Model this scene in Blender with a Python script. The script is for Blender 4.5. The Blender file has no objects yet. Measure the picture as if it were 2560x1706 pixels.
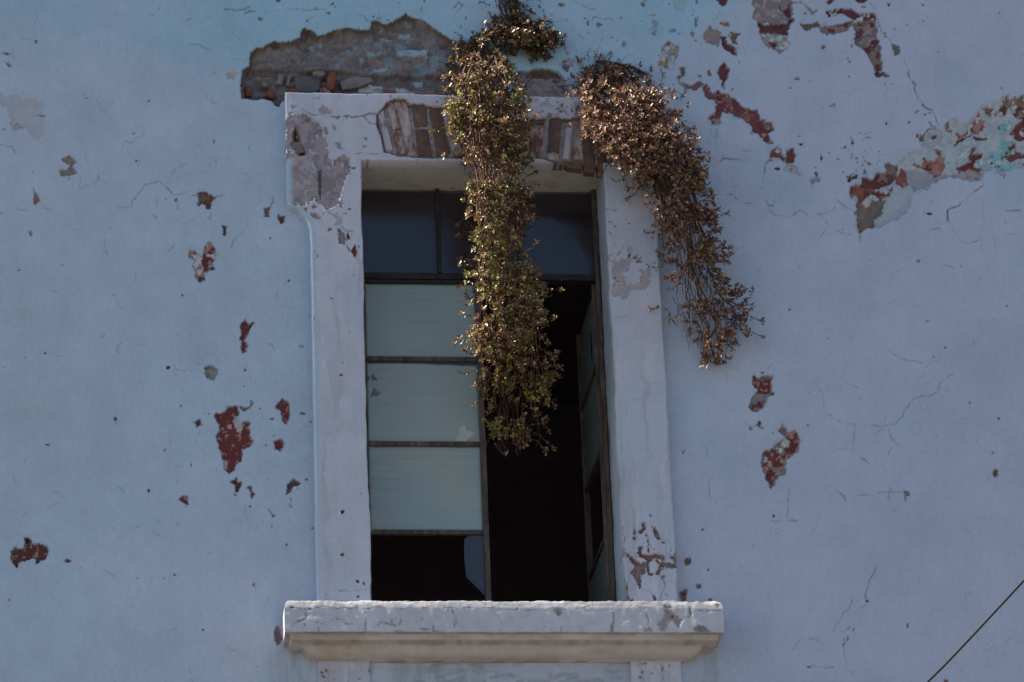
import bpy, math, random
import numpy as np
from mathutils import Vector

random.seed(7)
RNG = np.random.default_rng(11)
SC = bpy.context.scene
COL = SC.collection

# ------------------------------------------------------------------ camera
PITCH, YAW, ROLL, FPX, PPM = 25.0, 6.5, -2.25, 10000.0, 490.0     # FPX: focal length in pixels of a 2560 px wide picture
IW, IH = 2560.0, 1706.0
th, ph, rh = map(math.radians, (PITCH, YAW, ROLL))
AIM = np.array([0.0, 0.0, 10.2])
F_ = np.array([math.sin(ph)*math.cos(th), math.cos(ph)*math.cos(th), math.sin(th)])
R0 = np.array([math.cos(ph), -math.sin(ph), 0.0])
U0 = np.cross(R0, F_)
R_ = math.cos(rh)*R0 + math.sin(rh)*U0
U_ = np.cross(R_, F_)
CAM = AIM - F_*(FPX/PPM)

def proj(X, Y, Z):
    dx, dy, dz = X-CAM[0], Y-CAM[1], Z-CAM[2]
    d = dx*F_[0]+dy*F_[1]+dz*F_[2]
    return (IW/2 + FPX*(dx*R_[0]+dy*R_[1]+dz*R_[2])/d,
            IH/2 - FPX*(dx*U_[0]+dy*U_[1]+dz*U_[2])/d)

def at(px, py, y=0.0):
    """the point of the vertical plane at depth y that a traced pixel belongs to"""
    d = F_ + R_*(px-IW/2)/FPX - U_*(py-IH/2)/FPX
    t = (y-CAM[1])/d[1]
    return CAM + d*t

cd = bpy.data.cameras.new('camera'); cam = bpy.data.objects.new('camera', cd); COL.objects.link(cam)
cd.sensor_width = 36.0; cd.lens = FPX/IW*36.0
cd.clip_start = 0.5; cd.clip_end = 2000
from mathutils import Matrix
m = Matrix.Identity(4)
for i in range(3):
    m[i][0], m[i][1], m[i][2], m[i][3] = R_[i], U_[i], -F_[i], CAM[i]
cam.matrix_world = m
SC.camera = cam

# ------------------------------------------------------------------ light
SUN_EL = math.radians(44)
SUN_BACK = 0.008                       # the sun stands almost in the plane of the facade, a hair behind it
az = math.atan2(-1.0, SUN_BACK)        # compass angle, from +Y towards +X
S = Vector((math.sin(az)*math.cos(SUN_EL), math.cos(az)*math.cos(SUN_EL), math.sin(SUN_EL)))
sl = bpy.data.lights.new('sun', 'SUN'); sl.energy = 5.0; sl.angle = math.radians(0.53); sl.color = (1.0, 0.89, 0.72)
sun = bpy.data.objects.new('sun', sl); COL.objects.link(sun)
sun.rotation_euler = S.to_track_quat('Z', 'Y').to_euler()
w = bpy.data.worlds.new('World'); SC.world = w; w.use_nodes = True
nt = w.node_tree; nt.nodes.clear()
sky = nt.nodes.new('ShaderNodeTexSky'); sky.sky_type = 'NISHITA'; sky.sun_disc = False
sky.sun_elevation = SUN_EL; sky.sun_rotation = az % (2*math.pi)
sky.air_density = 1.0; sky.dust_density = 0.3; sky.ozone_density = 2.5
bg = nt.nodes.new('ShaderNodeBackground'); bg.inputs['Strength'].default_value = 0.055
wo = nt.nodes.new('ShaderNodeOutputWorld')
nt.links.new(sky.outputs[0], bg.inputs[0]); nt.links.new(bg.outputs[0], wo.inputs[0])
SC.view_settings.view_transform = 'Standard'; SC.view_settings.look = 'None'
SC.view_settings.gamma = 1.0; SC.view_settings.use_curve_mapping = False
SC.view_settings.exposure = 1.35
SC.render.engine = 'CYCLES'
SC.cycles.max_bounces = 6; SC.cycles.diffuse_bounces = 3

# ------------------------------------------------------------------ noise
_perm = [np.random.default_rng(100+s).random((256, 256)).astype(np.float32) for s in range(8)]
def vnoise(x, y, seed=0):
    t = _perm[seed % 8]
    x = x + seed*17.31; y = y + seed*7.77
    xi = np.floor(x).astype(np.int64); yi = np.floor(y).astype(np.int64)
    fx = (x-xi); fy = (y-yi)
    fx = fx*fx*fx*(fx*(fx*6-15)+10); fy = fy*fy*fy*(fy*(fy*6-15)+10)
    a = t[xi & 255, yi & 255]; b = t[(xi+1) & 255, yi & 255]
    c = t[xi & 255, (yi+1) & 255]; d = t[(xi+1) & 255, (yi+1) & 255]
    return (a*(1-fx)+b*fx)*(1-fy) + (c*(1-fx)+d*fx)*fy
def fbm(x, y, octv=4, seed=0, gain=0.5):
    s = 0; a = 1.0; n = 0
    for o in range(octv):
        s = s + a*vnoise(x, y, seed+o); n += a
        x = x*2.03; y = y*2.03; a *= gain
    return s/n                                     # 0..1, mean .5
def sstep(a, b, x):
    t = np.clip((x-a)/(b-a), 0, 1); return t*t*(3-2*t)

def poly_sd(px, py, poly):
    P = np.asarray(poly, float)
    n = len(P); d2 = np.full(px.shape, 1e12); inside = np.zeros(px.shape, bool)
    for i in range(n):
        ax, ay = P[i]; bx, by = P[(i+1) % n]
        ex, ey = bx-ax, by-ay; L = ex*ex+ey*ey+1e-9
        t = np.clip(((px-ax)*ex+(py-ay)*ey)/L, 0, 1)
        d2 = np.minimum(d2, (px-ax-t*ex)**2+(py-ay-t*ey)**2)
        if ay != by:
            c = ((ay <= py) != (by <= py)) & (px < ex*(py-ay)/(by-ay)+ax)
            inside ^= c
    return np.where(inside, -1, 1)*np.sqrt(d2)
def line_d(px, py, pts):
    d2 = np.full(px.shape, 1e12)
    for (ax, ay), (bx, by) in zip(pts[:-1], pts[1:]):
        ex, ey = bx-ax, by-ay; L = ex*ex+ey*ey+1e-9
        t = np.clip(((px-ax)*ex+(py-ay)*ey)/L, 0, 1)
        d2 = np.minimum(d2, (px-ax-t*ex)**2+(py-ay-t*ey)**2)
    return np.sqrt(d2)

# traced outlines are noted in the coordinates of ten enlarged views of the wall
VIEW = {'A': (560, 0, 600/2352), 'B': (1100, 0, 600/2352), 'C': (680, 200, 600/1882), 'D': (1280, 200, 600/1882),
        'E': (860, 640, 400/1307), 'F': (1160, 640, 580/1749), 'G': (680, 1100, 600/1552), 'H': (1280, 1100, 600/1552),
        'P': (1640, 0, 920/2353), 'Q': (0, 0, 720/2352), 'R': (0, 440, 800/2353), 'S': (0, 960, 800/2353),
        'T': (1760, 880, 800/2353), 'V': (1960, 1200, 600/1859), 'W': (2080, 220, 480/1981), 'I': (1480, 520, 450/1604),
        'J': (700, 1460, 600/2353), 'K': (1300, 1460, 600/2353), 'N': (0, 0, 2560/2353), 'L': (1420, 120, 500/1782)}
def vp(v, pts):
    x0, y0, s = VIEW[v]
    return [(x0+a*s, y0+b*s) for a, b in pts]

# ------------------------------------------------------------------ base colours (linear albedo)
RED = (.150, .043, .042); DRED = (.112, .040, .042); PINK = (.36, .20, .19); BROWN = (.17, .115, .085)
GREY = (.215, .19, .19); PRED = (.125, .044, .052); MAUVE = (.26, .215, .23); TURQ = (.22, .50, .47); BLUEP = (.33, .44, .54); EARTH = (.115, .085, .072)
PALE = (.50, .52, .54); TAN = (.40, .30, .23); GREYG = (.25, .26, .22); WHITE = (.62, .61, .62); SLATE = (.10, .10, .115)
DARK = (.045, .04, .036); DGREY = (.15, .14, .15)

class Sheet:
    """a surface sampled on a grid: pixel coordinates for tracing wear, metres for noise, height towards the street, colour"""
    def __init__(s, X, Z, y0, base):
        s.X, s.Z = X, Z
        s.px, s.py = proj(X, np.full(X.shape, y0), Z)
        s.H = np.zeros(X.shape); s.C = np.empty(X.shape+(3,)); s.C[:] = base
        s.n1 = fbm(s.px/17, s.py/17, 4, 1)-.5            # ragged outlines
        s.n2 = fbm(s.px/5, s.py/5, 3, 2)-.5
        s.n3 = fbm(s.px/34, s.py/34, 4, 3)
    def patch(s, poly, col, depth=.003, rag=9, alpha=1, spots=None, edge=1.3, rim=None, mott=.25):
        P = np.asarray(poly); g = rag*1.5+8
        k = (s.px > P[:, 0].min()-g) & (s.px < P[:, 0].max()+g) & (s.py > P[:, 1].min()-g) & (s.py < P[:, 1].max()+g)
        if not k.any(): return
        px, py = s.px[k], s.py[k]
        sd = poly_sd(px, py, poly) + (rag*1.5+3)*s.n1[k] + (rag*1.1+3.5)*s.n2[k]+.4
        wgt = sstep(edge, -edge, sd)*alpha
        c = np.empty((px.size, 3)); c[:] = col
        mo = 1+mott*2*(s.n3[k]-.5)+mott*1.2*s.n2[k]
        c *= mo[:, None]
        if spots:
            for scol, thr, sc, sd_ in spots:
                q = fbm(px/sc, py/sc, 4, sd_)
                a = sstep(thr, thr+.035, q)
                c = c*(1-a[:, None])+np.array(scol)*a[:, None]
        if rim is not None:
            r = sstep(edge*2.4, 0, np.abs(sd-.5))*.75
            s.C[k] = s.C[k]*(1-r[:, None])+np.array(rim)*r[:, None]
        s.C[k] = s.C[k]*(1-wgt[:, None])+c*wgt[:, None]
        s.H[k] -= 1.8*depth*wgt
        if depth > .0025:                                  # lifted, flaking rim
            s.H[k] += .0035*np.exp(-((sd-2.2)/2.2)**2)*np.clip(s.n3[k]-.42, 0, 1)*5*min(1, depth/.005)
        return k, sd
    def crack(s, pts, wpx=1.6, col=(.165, .175, .20), alpha=.8, jag=5, depth=.0025):
        P = np.asarray(pts); g = 14
        k = (s.px > P[:, 0].min()-g) & (s.px < P[:, 0].max()+g) & (s.py > P[:, 1].min()-g) & (s.py < P[:, 1].max()+g)
        if not k.any(): return
        px = s.px[k]+jag*2*s.n1[k]; py = s.py[k]+jag*2*(fbm(s.px[k]/15, s.py[k]/15, 3, 5)-.5)
        d = line_d(px, py, pts)
        brk = np.clip((fbm(s.px[k]/26, s.py[k]/26, 3, 6)-.28)*4.2, .42, 1.2)
        wv = (.85 if wpx > 1.5 else 1.25)*wpx*brk*(.25+1.2*s.n3[k])
        a = sstep(wv+.95, wv-.8, d)*alpha*(.35+.65*np.clip(brk, 0, 1))
        s.C[k] = s.C[k]*(1-a[:, None])+np.array(col)*a[:, None]
        s.H[k] -= depth*a
    def specks(s, n, seed, box, cols, rmax=5):
        r = random.Random(seed)
        for i in range(n):
            x = r.uniform(box[0], box[2]); y = r.uniform(box[1], box[3]); q = rmax*(.25+.75*r.random()**2.5)
            a0 = r.random()*6; st = .6+r.random()*1.0
            poly = [(x+q*st*math.cos(a0+t*1.05)*(.5+r.random()), y+q/st*math.sin(a0+t*1.05)*(.5+r.random())) for t in range(6)]
            s.patch(poly, r.choice(cols), depth=.002, rag=2, edge=1.0)

# ------------------------------------------------------------------ materials
def mat(name, rough=.9, spec=.3):
    m = bpy.data.materials.new(name); m.use_nodes = True
    nt = m.node_tree; b = nt.nodes['Principled BSDF']
    b.inputs['Roughness'].default_value = rough; b.inputs['Specular IOR Level'].default_value = spec
    return m, nt, b
def N(nt, t, **kw):
    n = nt.nodes.new(t)
    for k, v in kw.items():
        if k in n.inputs: n.inputs[k].default_value = v
        else: setattr(n, k, v)
    return n
def plaster_mat(name, bump=.42, streak=0):
    m, nt, b = mat(name, .92, .18)
    at_ = N(nt, 'ShaderNodeAttribute', attribute_name='Col')
    tc = N(nt, 'ShaderNodeTexCoord')
    n1 = N(nt, 'ShaderNodeTexNoise', Scale=45.0, Detail=5.0, Roughness=.6)
    n2 = N(nt, 'ShaderNodeTexNoise', Scale=170.0, Detail=3.0, Roughness=.6)
    mp = N(nt, 'ShaderNodeMapping'); mp.inputs['Scale'].default_value = (1, 1, .16)
    n3 = N(nt, 'ShaderNodeTexNoise', Scale=60.0, Detail=6.0, Roughness=.65)
    nt.links.new(tc.outputs['Object'], n1.inputs['Vector']); nt.links.new(tc.outputs['Object'], n2.inputs['Vector'])
    nt.links.new(tc.outputs['Object'], mp.inputs['Vector']); nt.links.new(mp.outputs[0], n3.inputs['Vector'])
    mr = N(nt, 'ShaderNodeMapRange'); mr.inputs[1].default_value = .3; mr.inputs[2].default_value = .7
    mr.inputs[3].default_value = .95; mr.inputs[4].default_value = 1.04
    nt.links.new(n1.outputs[0], mr.inputs[0])
    mr2 = N(nt, 'ShaderNodeMapRange'); mr2.inputs[1].default_value = .3; mr2.inputs[2].default_value = .7
    mr2.inputs[3].default_value = .965; mr2.inputs[4].default_value = 1.03
    nt.links.new(n3.outputs[0], mr2.inputs[0])
    mu = N(nt, 'ShaderNodeMath', operation='MULTIPLY')
    nt.links.new(mr.outputs[0], mu.inputs[0]); nt.links.new(mr2.outputs[0], mu.inputs[1])
    sc = N(nt, 'ShaderNodeVectorMath', operation='SCALE')
    nt.links.new(at_.outputs['Color'], sc.inputs[0]); nt.links.new(mu.outputs[0], sc.inputs['Scale'])
    nt.links.new(sc.outputs[0], b.inputs['Base Color'])
    ad = N(nt, 'ShaderNodeMath', operation='ADD')
    nt.links.new(n1.outputs[0], ad.inputs[0]); nt.links.new(n2.outputs[0], ad.inputs[1])
    bp = N(nt, 'ShaderNodeBump', Strength=bump, Distance=.004)
    nt.links.new(ad.outputs[0], bp.inputs['Height']); nt.links.new(bp.outputs[0], b.inputs['Normal'])
    return m
M_PL = plaster_mat('weathered_plaster')

def noise_mat(name, c1, c2, scale, rough=.85, thr=(.42, .58), bump=.4, stretch=(1, 1, 1), spec=.3, c3=None):
    m, nt, b = mat(name, rough, spec)
    tc = N(nt, 'ShaderNodeTexCoord'); oi = N(nt, 'ShaderNodeObjectInfo')
    av = N(nt, 'ShaderNodeVectorMath', operation='ADD'); mp = N(nt, 'ShaderNodeMapping'); mp.inputs['Scale'].default_value = stretch
    sv = N(nt, 'ShaderNodeVectorMath', operation='SCALE'); sv.inputs[0].default_value = (7, 13, 5)
    nt.links.new(oi.outputs['Random'], sv.inputs['Scale'])
    nt.links.new(tc.outputs['Object'], av.inputs[0]); nt.links.new(sv.outputs[0], av.inputs[1]); nt.links.new(av.outputs[0], mp.inputs[0])
    n = N(nt, 'ShaderNodeTexNoise', Scale=scale, Detail=6.0, Roughness=.62); nt.links.new(mp.outputs[0], n.inputs['Vector'])
    cr = N(nt, 'ShaderNodeValToRGB'); cr.color_ramp.elements[0].position = thr[0]; cr.color_ramp.elements[1].position = thr[1]
    cr.color_ramp.elements[0].color = (*c1, 1); cr.color_ramp.elements[1].color = (*c2, 1)
    if c3 is not None:
        e = cr.color_ramp.elements.new(min(.95, thr[1]+.09)); e.color = (*c3, 1)
    nt.links.new(n.outputs[0], cr.inputs[0]); nt.links.new(cr.outputs[0], b.inputs['Base Color'])
    n2 = N(nt, 'ShaderNodeTexNoise', Scale=scale*3, Detail=4.0); nt.links.new(mp.outputs[0], n2.inputs['Vector'])
    bp = N(nt, 'ShaderNodeBump', Strength=bump, Distance=.004); nt.links.new(n2.outputs[0], bp.inputs['Height']); nt.links.new(bp.outputs[0], b.inputs['Normal'])
    return m
M_BW = noise_mat('whitewashed_brick', (.18, .09, .07), (.42, .39, .42), 16, thr=(.32, .42), c3=(.47, .44, .48), stretch=(1, 1, .6))
M_BP = noise_mat('pink_washed_brick', (.16, .075, .06), (.34, .25, .23), 15, thr=(.40, .48), c3=(.45, .40, .39), stretch=(1, 1, .45))
M_BR = noise_mat('bare_brown_brick', (.095, .060, .046), (.175, .110, .085), 18, thr=(.3, .65), c3=(.24, .20, .185))
M_TILE = noise_mat('red_clay_tile', (.17, .055, .038), (.26, .085, .055), 25, thr=(.3, .7))
M_STONE = noise_mat('dark_rubble_stone', (.075, .075, .09), (.15, .145, .16), 14, thr=(.3, .7), bump=.7)
M_LSTONE = noise_mat('pale_rubble_stone', (.15, .135, .13), (.27, .245, .235), 20, thr=(.3, .7), bump=.7)
M_FRAME = noise_mat('weathered_brown_frame', (.050, .038, .032), (.120, .090, .070), 30, rough=.65, thr=(.38, .60), stretch=(1, 1, .25), c3=(.16, .13, .105))
M_FRAMED = noise_mat('dark_frame_paint', (.014, .012, .013), (.035, .028, .026), 26, rough=.6, thr=(.4, .65))
M_ROOM = noise_mat('unlit_room_plaster', (.34, .24, .32), (.40, .29, .38), 2)
M_STREET = noise_mat('sunlit_street_paving', (.115, .108, .102), (.165, .155, .148), 1.5, bump=.2)
M_ROOF = noise_mat('unseen_roof_screed', (.30, .29, .28), (.40, .39, .38), 3)
M_CABLE, _, _b = mat('black_cable_sheath', .5, .4); _b.inputs['Base Color'].default_value = (.012, .013, .015, 1)
M_STEM = noise_mat('woody_stem', (.06, .030, .022), (.15, .08, .055), 60, rough=.8, thr=(.3, .7))
M_TWIG = noise_mat('bleached_dead_twig', (.16, .14, .12), (.36, .32, .28), 60, rough=.8, thr=(.3, .7))

def leaf_mat():
    m, nt, b = mat('small_glossy_leaf', .36, .5)
    a = N(nt, 'ShaderNodeAttribute', attribute_name='Col'); nt.links.new(a.outputs['Color'], b.inputs['Base Color'])
    tr = N(nt, 'ShaderNodeBsdfTranslucent'); mx = N(nt, 'ShaderNodeMixShader'); mx.inputs[0].default_value = .26
    nt.links.new(a.outputs['Color'], tr.inputs[0])
    o = nt.nodes['Material Output']
    nt.links.new(b.outputs[0], mx.inputs[1]); nt.links.new(tr.outputs[0], mx.inputs[2]); nt.links.new(mx.outputs[0], o.inputs[0])
    return m
M_LEAF = leaf_mat()

def glass_mat(name, tint=(.8, .85, .9), rough=.03):
    m, nt, b = mat(name, rough, .5)
    b.inputs['Base Color'].default_value = (*tint, 1); b.inputs['Transmission Weight'].default_value = 1.0; b.inputs['IOR'].default_value = 1.5
    tc = N(nt, 'ShaderNodeTexCoord'); n = N(nt, 'ShaderNodeTexNoise', Scale=2.5, Detail=2.0); nt.links.new(tc.outputs['Object'], n.inputs['Vector'])
    bp = N(nt, 'ShaderNodeBump', Strength=.012, Distance=.01); nt.links.new(n.outputs[0], bp.inputs['Height']); nt.links.new(bp.outputs[0], b.inputs['Normal'])
    return m
M_GLASS = glass_mat('dusty_window_glass', rough=.13)
_nt = M_GLASS.node_tree; _df = N(_nt, 'ShaderNodeBsdfDiffuse'); _df.inputs['Color'].default_value = (.30, .25, .23, 1); _mx = N(_nt, 'ShaderNodeMixShader'); _mx.inputs[0].default_value = .026
_nt.links.new(_nt.nodes['Principled BSDF'].outputs[0], _mx.inputs[1]); _nt.links.new(_df.outputs[0], _mx.inputs[2]); _nt.links.new(_mx.outputs[0], _nt.nodes['Material Output'].inputs[0])
def pane_mat():
    m, nt, b = mat('whitewashed_glass', .55, .4)
    b.inputs['Coat Weight'].default_value = .35; b.inputs['Coat Roughness'].default_value = .12
    a = N(nt, 'ShaderNodeAttribute', attribute_name='Col'); nt.links.new(a.outputs['Color'], b.inputs['Base Color'])
    return m
M_PANE = pane_mat()

# ------------------------------------------------------------------ mesh helpers
def link_mesh(name, me, mats, parent=None):
    o = bpy.data.objects.new(name, me); COL.objects.link(o)
    for q in (mats if isinstance(mats, (list, tuple)) else [mats]): me.materials.append(q)
    if parent is not None: o.parent = parent
    return o
def np_mesh(name, V, Fq, C=None, smooth=True, sharp=None):
    """vertices (n,3), quads (k,4), optional point colours (n,3)"""
    me = bpy.data.meshes.new(name)
    V = np.ascontiguousarray(V, np.float32); Fq = np.ascontiguousarray(Fq, np.int32)
    me.vertices.add(len(V)); me.vertices.foreach_set('co', V.ravel())
    me.loops.add(Fq.size); me.loops.foreach_set('vertex_index', Fq.ravel())
    me.polygons.add(len(Fq)); me.polygons.foreach_set('loop_start', np.arange(0, Fq.size, 4, dtype=np.int32))
    me.update(calc_edges=True)
    if smooth: me.polygons.foreach_set('use_smooth', np.ones(len(Fq), bool))
    if C is not None:
        a = me.color_attributes.new('Col', 'FLOAT_COLOR', 'POINT')
        c = np.ones((len(V), 4), np.float32); c[:, :3] = np.clip(C, .004, .85); a.data.foreach_set('color', c.ravel())
    if sharp is not None: me.set_sharp_from_angle(angle=math.radians(sharp))
    me.validate()
    return me
def grid_quads(nr, nc, keep=None, flip=False):
    i = np.arange(nr*nc).reshape(nr, nc)
    q = np.stack([i[:-1, :-1], i[:-1, 1:], i[1:, 1:], i[1:, :-1]], -1)
    if flip: q = q[..., ::-1]
    q = q.reshape(-1, 4) if keep is None else q[keep]
    return q
def grid_mesh(name, X, Y, Z, C, keep=None, sharp=None, flip=False):
    nr, nc = X.shape
    q = grid_quads(nr, nc, keep, flip)
    V = np.stack([X.ravel(), Y.ravel(), Z.ravel()], 1); c = C.reshape(-1, 3)
    if keep is not None:
        u = np.unique(q); r = np.zeros(len(V), np.int64); r[u] = np.arange(len(u)); V, c, q = V[u], c[u], r[q]
    return np_mesh(name, V, q, c, True, sharp)
def slab_from_sheet(name, sh, y0, yback, parent, round_=.006, sharp=50, open_=(), lround=None):
    """a sheet turned into a body: rounded rim and sides that run back to yback"""
    nr, nc = sh.X.shape
    dx = np.minimum.reduce([np.abs(sh.X-sh.X[:, :1]), np.abs(sh.X-sh.X[:, -1:])])
    dz = np.minimum(np.abs(sh.Z-sh.Z[:1, :]), np.abs(sh.Z-sh.Z[-1:, :]))
    z0_ = sh.Z-sh.Z[:1, :]; z1_ = sh.Z[-1:, :]-sh.Z
    if 'bottom' in open_: z0_ = np.where((sh.X < XL-.02) | (sh.X > XR+.02), 9, z0_)
    if 'top' in open_: z1_ = z1_*0+9
    d = np.minimum(dx, np.minimum(z0_, z1_))
    H = sh.H - round_*(1-np.sqrt(np.clip(1-(1-np.clip(d/round_, 0, 1))**2, 0, 1)))
    if lround:
        q = np.clip(np.abs(sh.X-(sh.X[:, :1] if lround > 0 else sh.X[:, -1:]))/abs(lround), 0, 1); H = H-.6*abs(lround)*(1-np.sqrt(np.clip(1-(1-q)**2, 0, 1)))
    pad = lambda a: np.pad(a, ((1, 1), (1, 1))+((0, 0),)*(a.ndim-2), mode='edge')
    X, Z, C = pad(sh.X), pad(sh.Z), pad(sh.C); Y = pad(y0-H)
    Y[0, :] = Y[-1, :] = yback; Y[:, 0] = Y[:, -1] = yback
    return link_mesh(name, grid_mesh(name, X, Y, Z, C, sharp=sharp), M_PL, parent)
def box(name, c, s, material, parent=None, bev=.002, rot=None):
    import bmesh
    bm = bmesh.new(); bmesh.ops.create_cube(bm, size=1)
    for v in bm.verts: v.co = Vector((v.co.x*s[0], v.co.y*s[1], v.co.z*s[2]))
    if bev: bmesh.ops.bevel(bm, geom=bm.edges[:], offset=bev, segments=1, affect='EDGES', profile=.5)
    if rot is not None: bmesh.ops.transform(bm, matrix=rot, verts=bm.verts)
    for v in bm.verts: v.co += Vector(c)
    me = bpy.data.meshes.new(name); bm.to_mesh(me); bm.free()
    return link_mesh(name, me, material, parent)
def bar(name, p, q, wx, wy, material, parent=None, bev=.002, jit=0):
    """a straight bar of section wx by wy (wy across the wall's depth) from p to q"""
    p, q = Vector(p), Vector(q); d = q-p; L = d.length; zax = d.normalized()
    yax = Vector((0, 1, 0)); xax = yax.cross(zax).normalized(); yax = zax.cross(xax).normalized()
    r = Matrix((xax, yax, zax)).transposed().to_4x4()
    return box(name, (p+q)/2, (wx, wy, L), material, parent, bev, r)
def prism(name, quad, yf, yb, material, parent, inset=.005, rough=.003, tilt=0):
    """a stone or brick: outline (points in the wall's plane), front face at yf, back at yb, chamfered arrises"""
    P0 = [Vector((a[0], 0, a[2])) for a in quad]; P = []
    for a, b in zip(P0, P0[1:]+P0[:1]):
        P.append(a); L = (b-a).length
        if L > .05:
            for t in ((.33, .67) if L > .1 else (.5,)):
                P.append(a.lerp(b, t+random.uniform(-.08, .08))+Vector((random.uniform(-rough, rough), 0, random.uniform(-rough, rough))))
    n = len(P); c = sum(P, Vector())/n
    V = []
    for k, p in enumerate(P):
        dr = (c-p).normalized()
        jf = random.uniform(-.002, .002)
        V.append((p.x, yb, p.z)); V.append((p.x, yf+inset*.9+jf, p.z))
        q = p+dr*inset*1.3; V.append((q.x, yf+jf+tilt*(p.z-c.z), q.z))
    Fc = []
    for k in range(n):
        a, b = k*3, ((k+1) % n)*3
        Fc += [(a, b, b+1, a+1), (a+1, b+1, b+2, a+2)]
    cf = len(V); V.append((c.x, yf-.002, c.z))
    for k in range(n): Fc.append((k*3+2, ((k+1) % n)*3+2, cf))
    me = bpy.data.meshes.new(name); me.from_pydata(V, [], Fc); me.update()
    import bmesh
    bm = bmesh.new(); bm.from_mesh(me); bmesh.ops.recalc_face_normals(bm, faces=bm.faces); bm.to_mesh(me); bm.free()
    return link_mesh(name, me, material, parent)
def empty(name, loc=(0, 0, 0)):
    o = bpy.data.objects.new(name, None); COL.objects.link(o); o.location = loc; return o
def tag(o, label=None, cat=None, group=None, kind=None):
    for k, v in (('label', label), ('category', cat), ('group', group), ('kind', kind)):
        if v: o[k] = v
    return o

# ------------------------------------------------------------------ main lines of the building
Y_SUR = -.065            # face of the window surround
Y_FR = .245              # plane of the window frame
LJ_top = at(906, 398, Y_SUR); LJ_bot = at(925, 1530, Y_SUR)
RJ_top = at(1506, 412, Y_SUR); RJ_bot = at(1567, 1530, Y_SUR)
XL = (LJ_top[0]+LJ_bot[0])/2; XR = (RJ_top[0]+RJ_bot[0])/2                 # the opening
ZH = (LJ_top[2]+at(1506, 409, Y_SUR)[2])/2                                # its head
OL = at(1250, 1496, -.21)[2]                                              # top of the sill slab
SX0 = (at(775, 560, Y_SUR)[0]+at(792, 1495, Y_SUR)[0])/2                   # outer edges of the jambs
SX1 = (at(1645, 620, Y_SUR)[0]+at(1699, 1505, Y_SUR)[0])/2
EX0 = at(715, 380, Y_SUR)[0]; EX1 = SX1+(SX0-EX0)                          # ears
ZT = (at(716, 231, Y_SUR)[2]+at(1439, 241, Y_SUR)[2])/2                    # top of the lintel
print('opening', XL, XR, ZH, OL, 'surround', SX0, SX1, EX0, EX1, ZT)
Z_ROOF = 14.6

# ------------------------------------------------------------------ the ground and the unseen roof
me = bpy.data.meshes.new('street'); me.from_pydata([(-400, -400, 0), (400, -400, 0), (400, 400, 0), (-400, 400, 0)], [], [(0, 1, 2, 3)])
tag(link_mesh('street', me, M_STREET), kind='structure')

# ------------------------------------------------------------------ facade wall
def axis(lo, hi, step, far0, far1):
    core = np.arange(lo, hi+step/2, step)
    l = []; x = lo; s = step
    while x > far0: s *= 1.22; x -= s; l.append(max(x, far0))
    r = []; x = core[-1]; s = step
    while x < far1: s *= 1.22; x += s; r.append(min(x, far1))
    return np.array(l[::-1]+list(core)+r)
c00, c10, c01, c11 = at(0, 0), at(2560, 0), at(0, 1706), at(2560, 1706)
x_lo = min(c00[0], c01[0])-.03; x_hi = max(c10[0], c11[0])+.03; z_lo = min(c01[2], c11[2])-.03; z_hi = max(c00[2], c10[2])+.03
xs = axis(x_lo, x_hi, .0051, -16, 16); zs = axis(z_lo, z_hi, .0056, 0.0, Z_ROOF)
WX, WZ = np.meshgrid(xs, zs)
wall = Sheet(WX, WZ, 0.0, (.50, .545, .60))
px, py = wall.px, wall.py
big = fbm(WX*.9, WZ*.9, 5, 4)-.5; mid = fbm(WX*3.1, WZ*3.1, 5, 2)-.5; fine = fbm(WX*11, WZ*11, 4, 6)-.5
# coats of paint: pale lilac-white over blue, the blue showing in the upper middle
lil = sstep(-.10, .14, big+.35*mid)[..., None]
wall.C = np.array((.420, .518, .610))*(1-lil)+np.array((.445, .515, .605))*lil
rgt = sstep(700, 1700, px)[..., None]
wall.C = wall.C*(1-rgt)+wall.C*np.array((.985, .937, .972))*rgt
bx = np.array([0, 330, 430, 600, 760, 1000, 1150, 1420, 1560, 1680, 1760, 1900, 2600]); by = np.array([110, 130, 170, 215, 225, 190, 215, 225, 210, 150, 60, -60, -400])
bnd = np.interp(px, bx, by)+130*mid+60*big
blue = sstep(75, -75, py-bnd)*(.45+1.1*fbm(WX*1.7, WZ*2.6, 4, 7))*sstep(-4000, -200, py)
blue = np.clip(blue*np.interp(px, [0, 260, 420, 1700], [.35, .5, 1, .9]), 0, 1)[..., None]
wall.C = wall.C*(1-blue)+np.array((.325, .505, .615))*blue
wall.C *= (1+.16*mid+.10*fine)[..., None]
# washed-down drips and grime
dr = fbm(WX*16, WZ*.8, 4, 1)-.5
wall.C *= (1+.025*dr-.05*np.clip(fbm(WX*13+1.5*mid, WZ*.7, 5, 5)-.57, 0, 1)*3*(.4+big*2))[..., None]
wall.C *= np.array((1., 1., 1.022))
wall.H = .010*big+.0035*mid+.0022*fine
wall.H += .0022*(fbm(WX*33+3*WZ, WZ*27-5*WX, 4, 3)-.5)+.0016*(fbm(WX*75, WZ*80, 3, 6)-.5)
p = wall.patch

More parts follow.
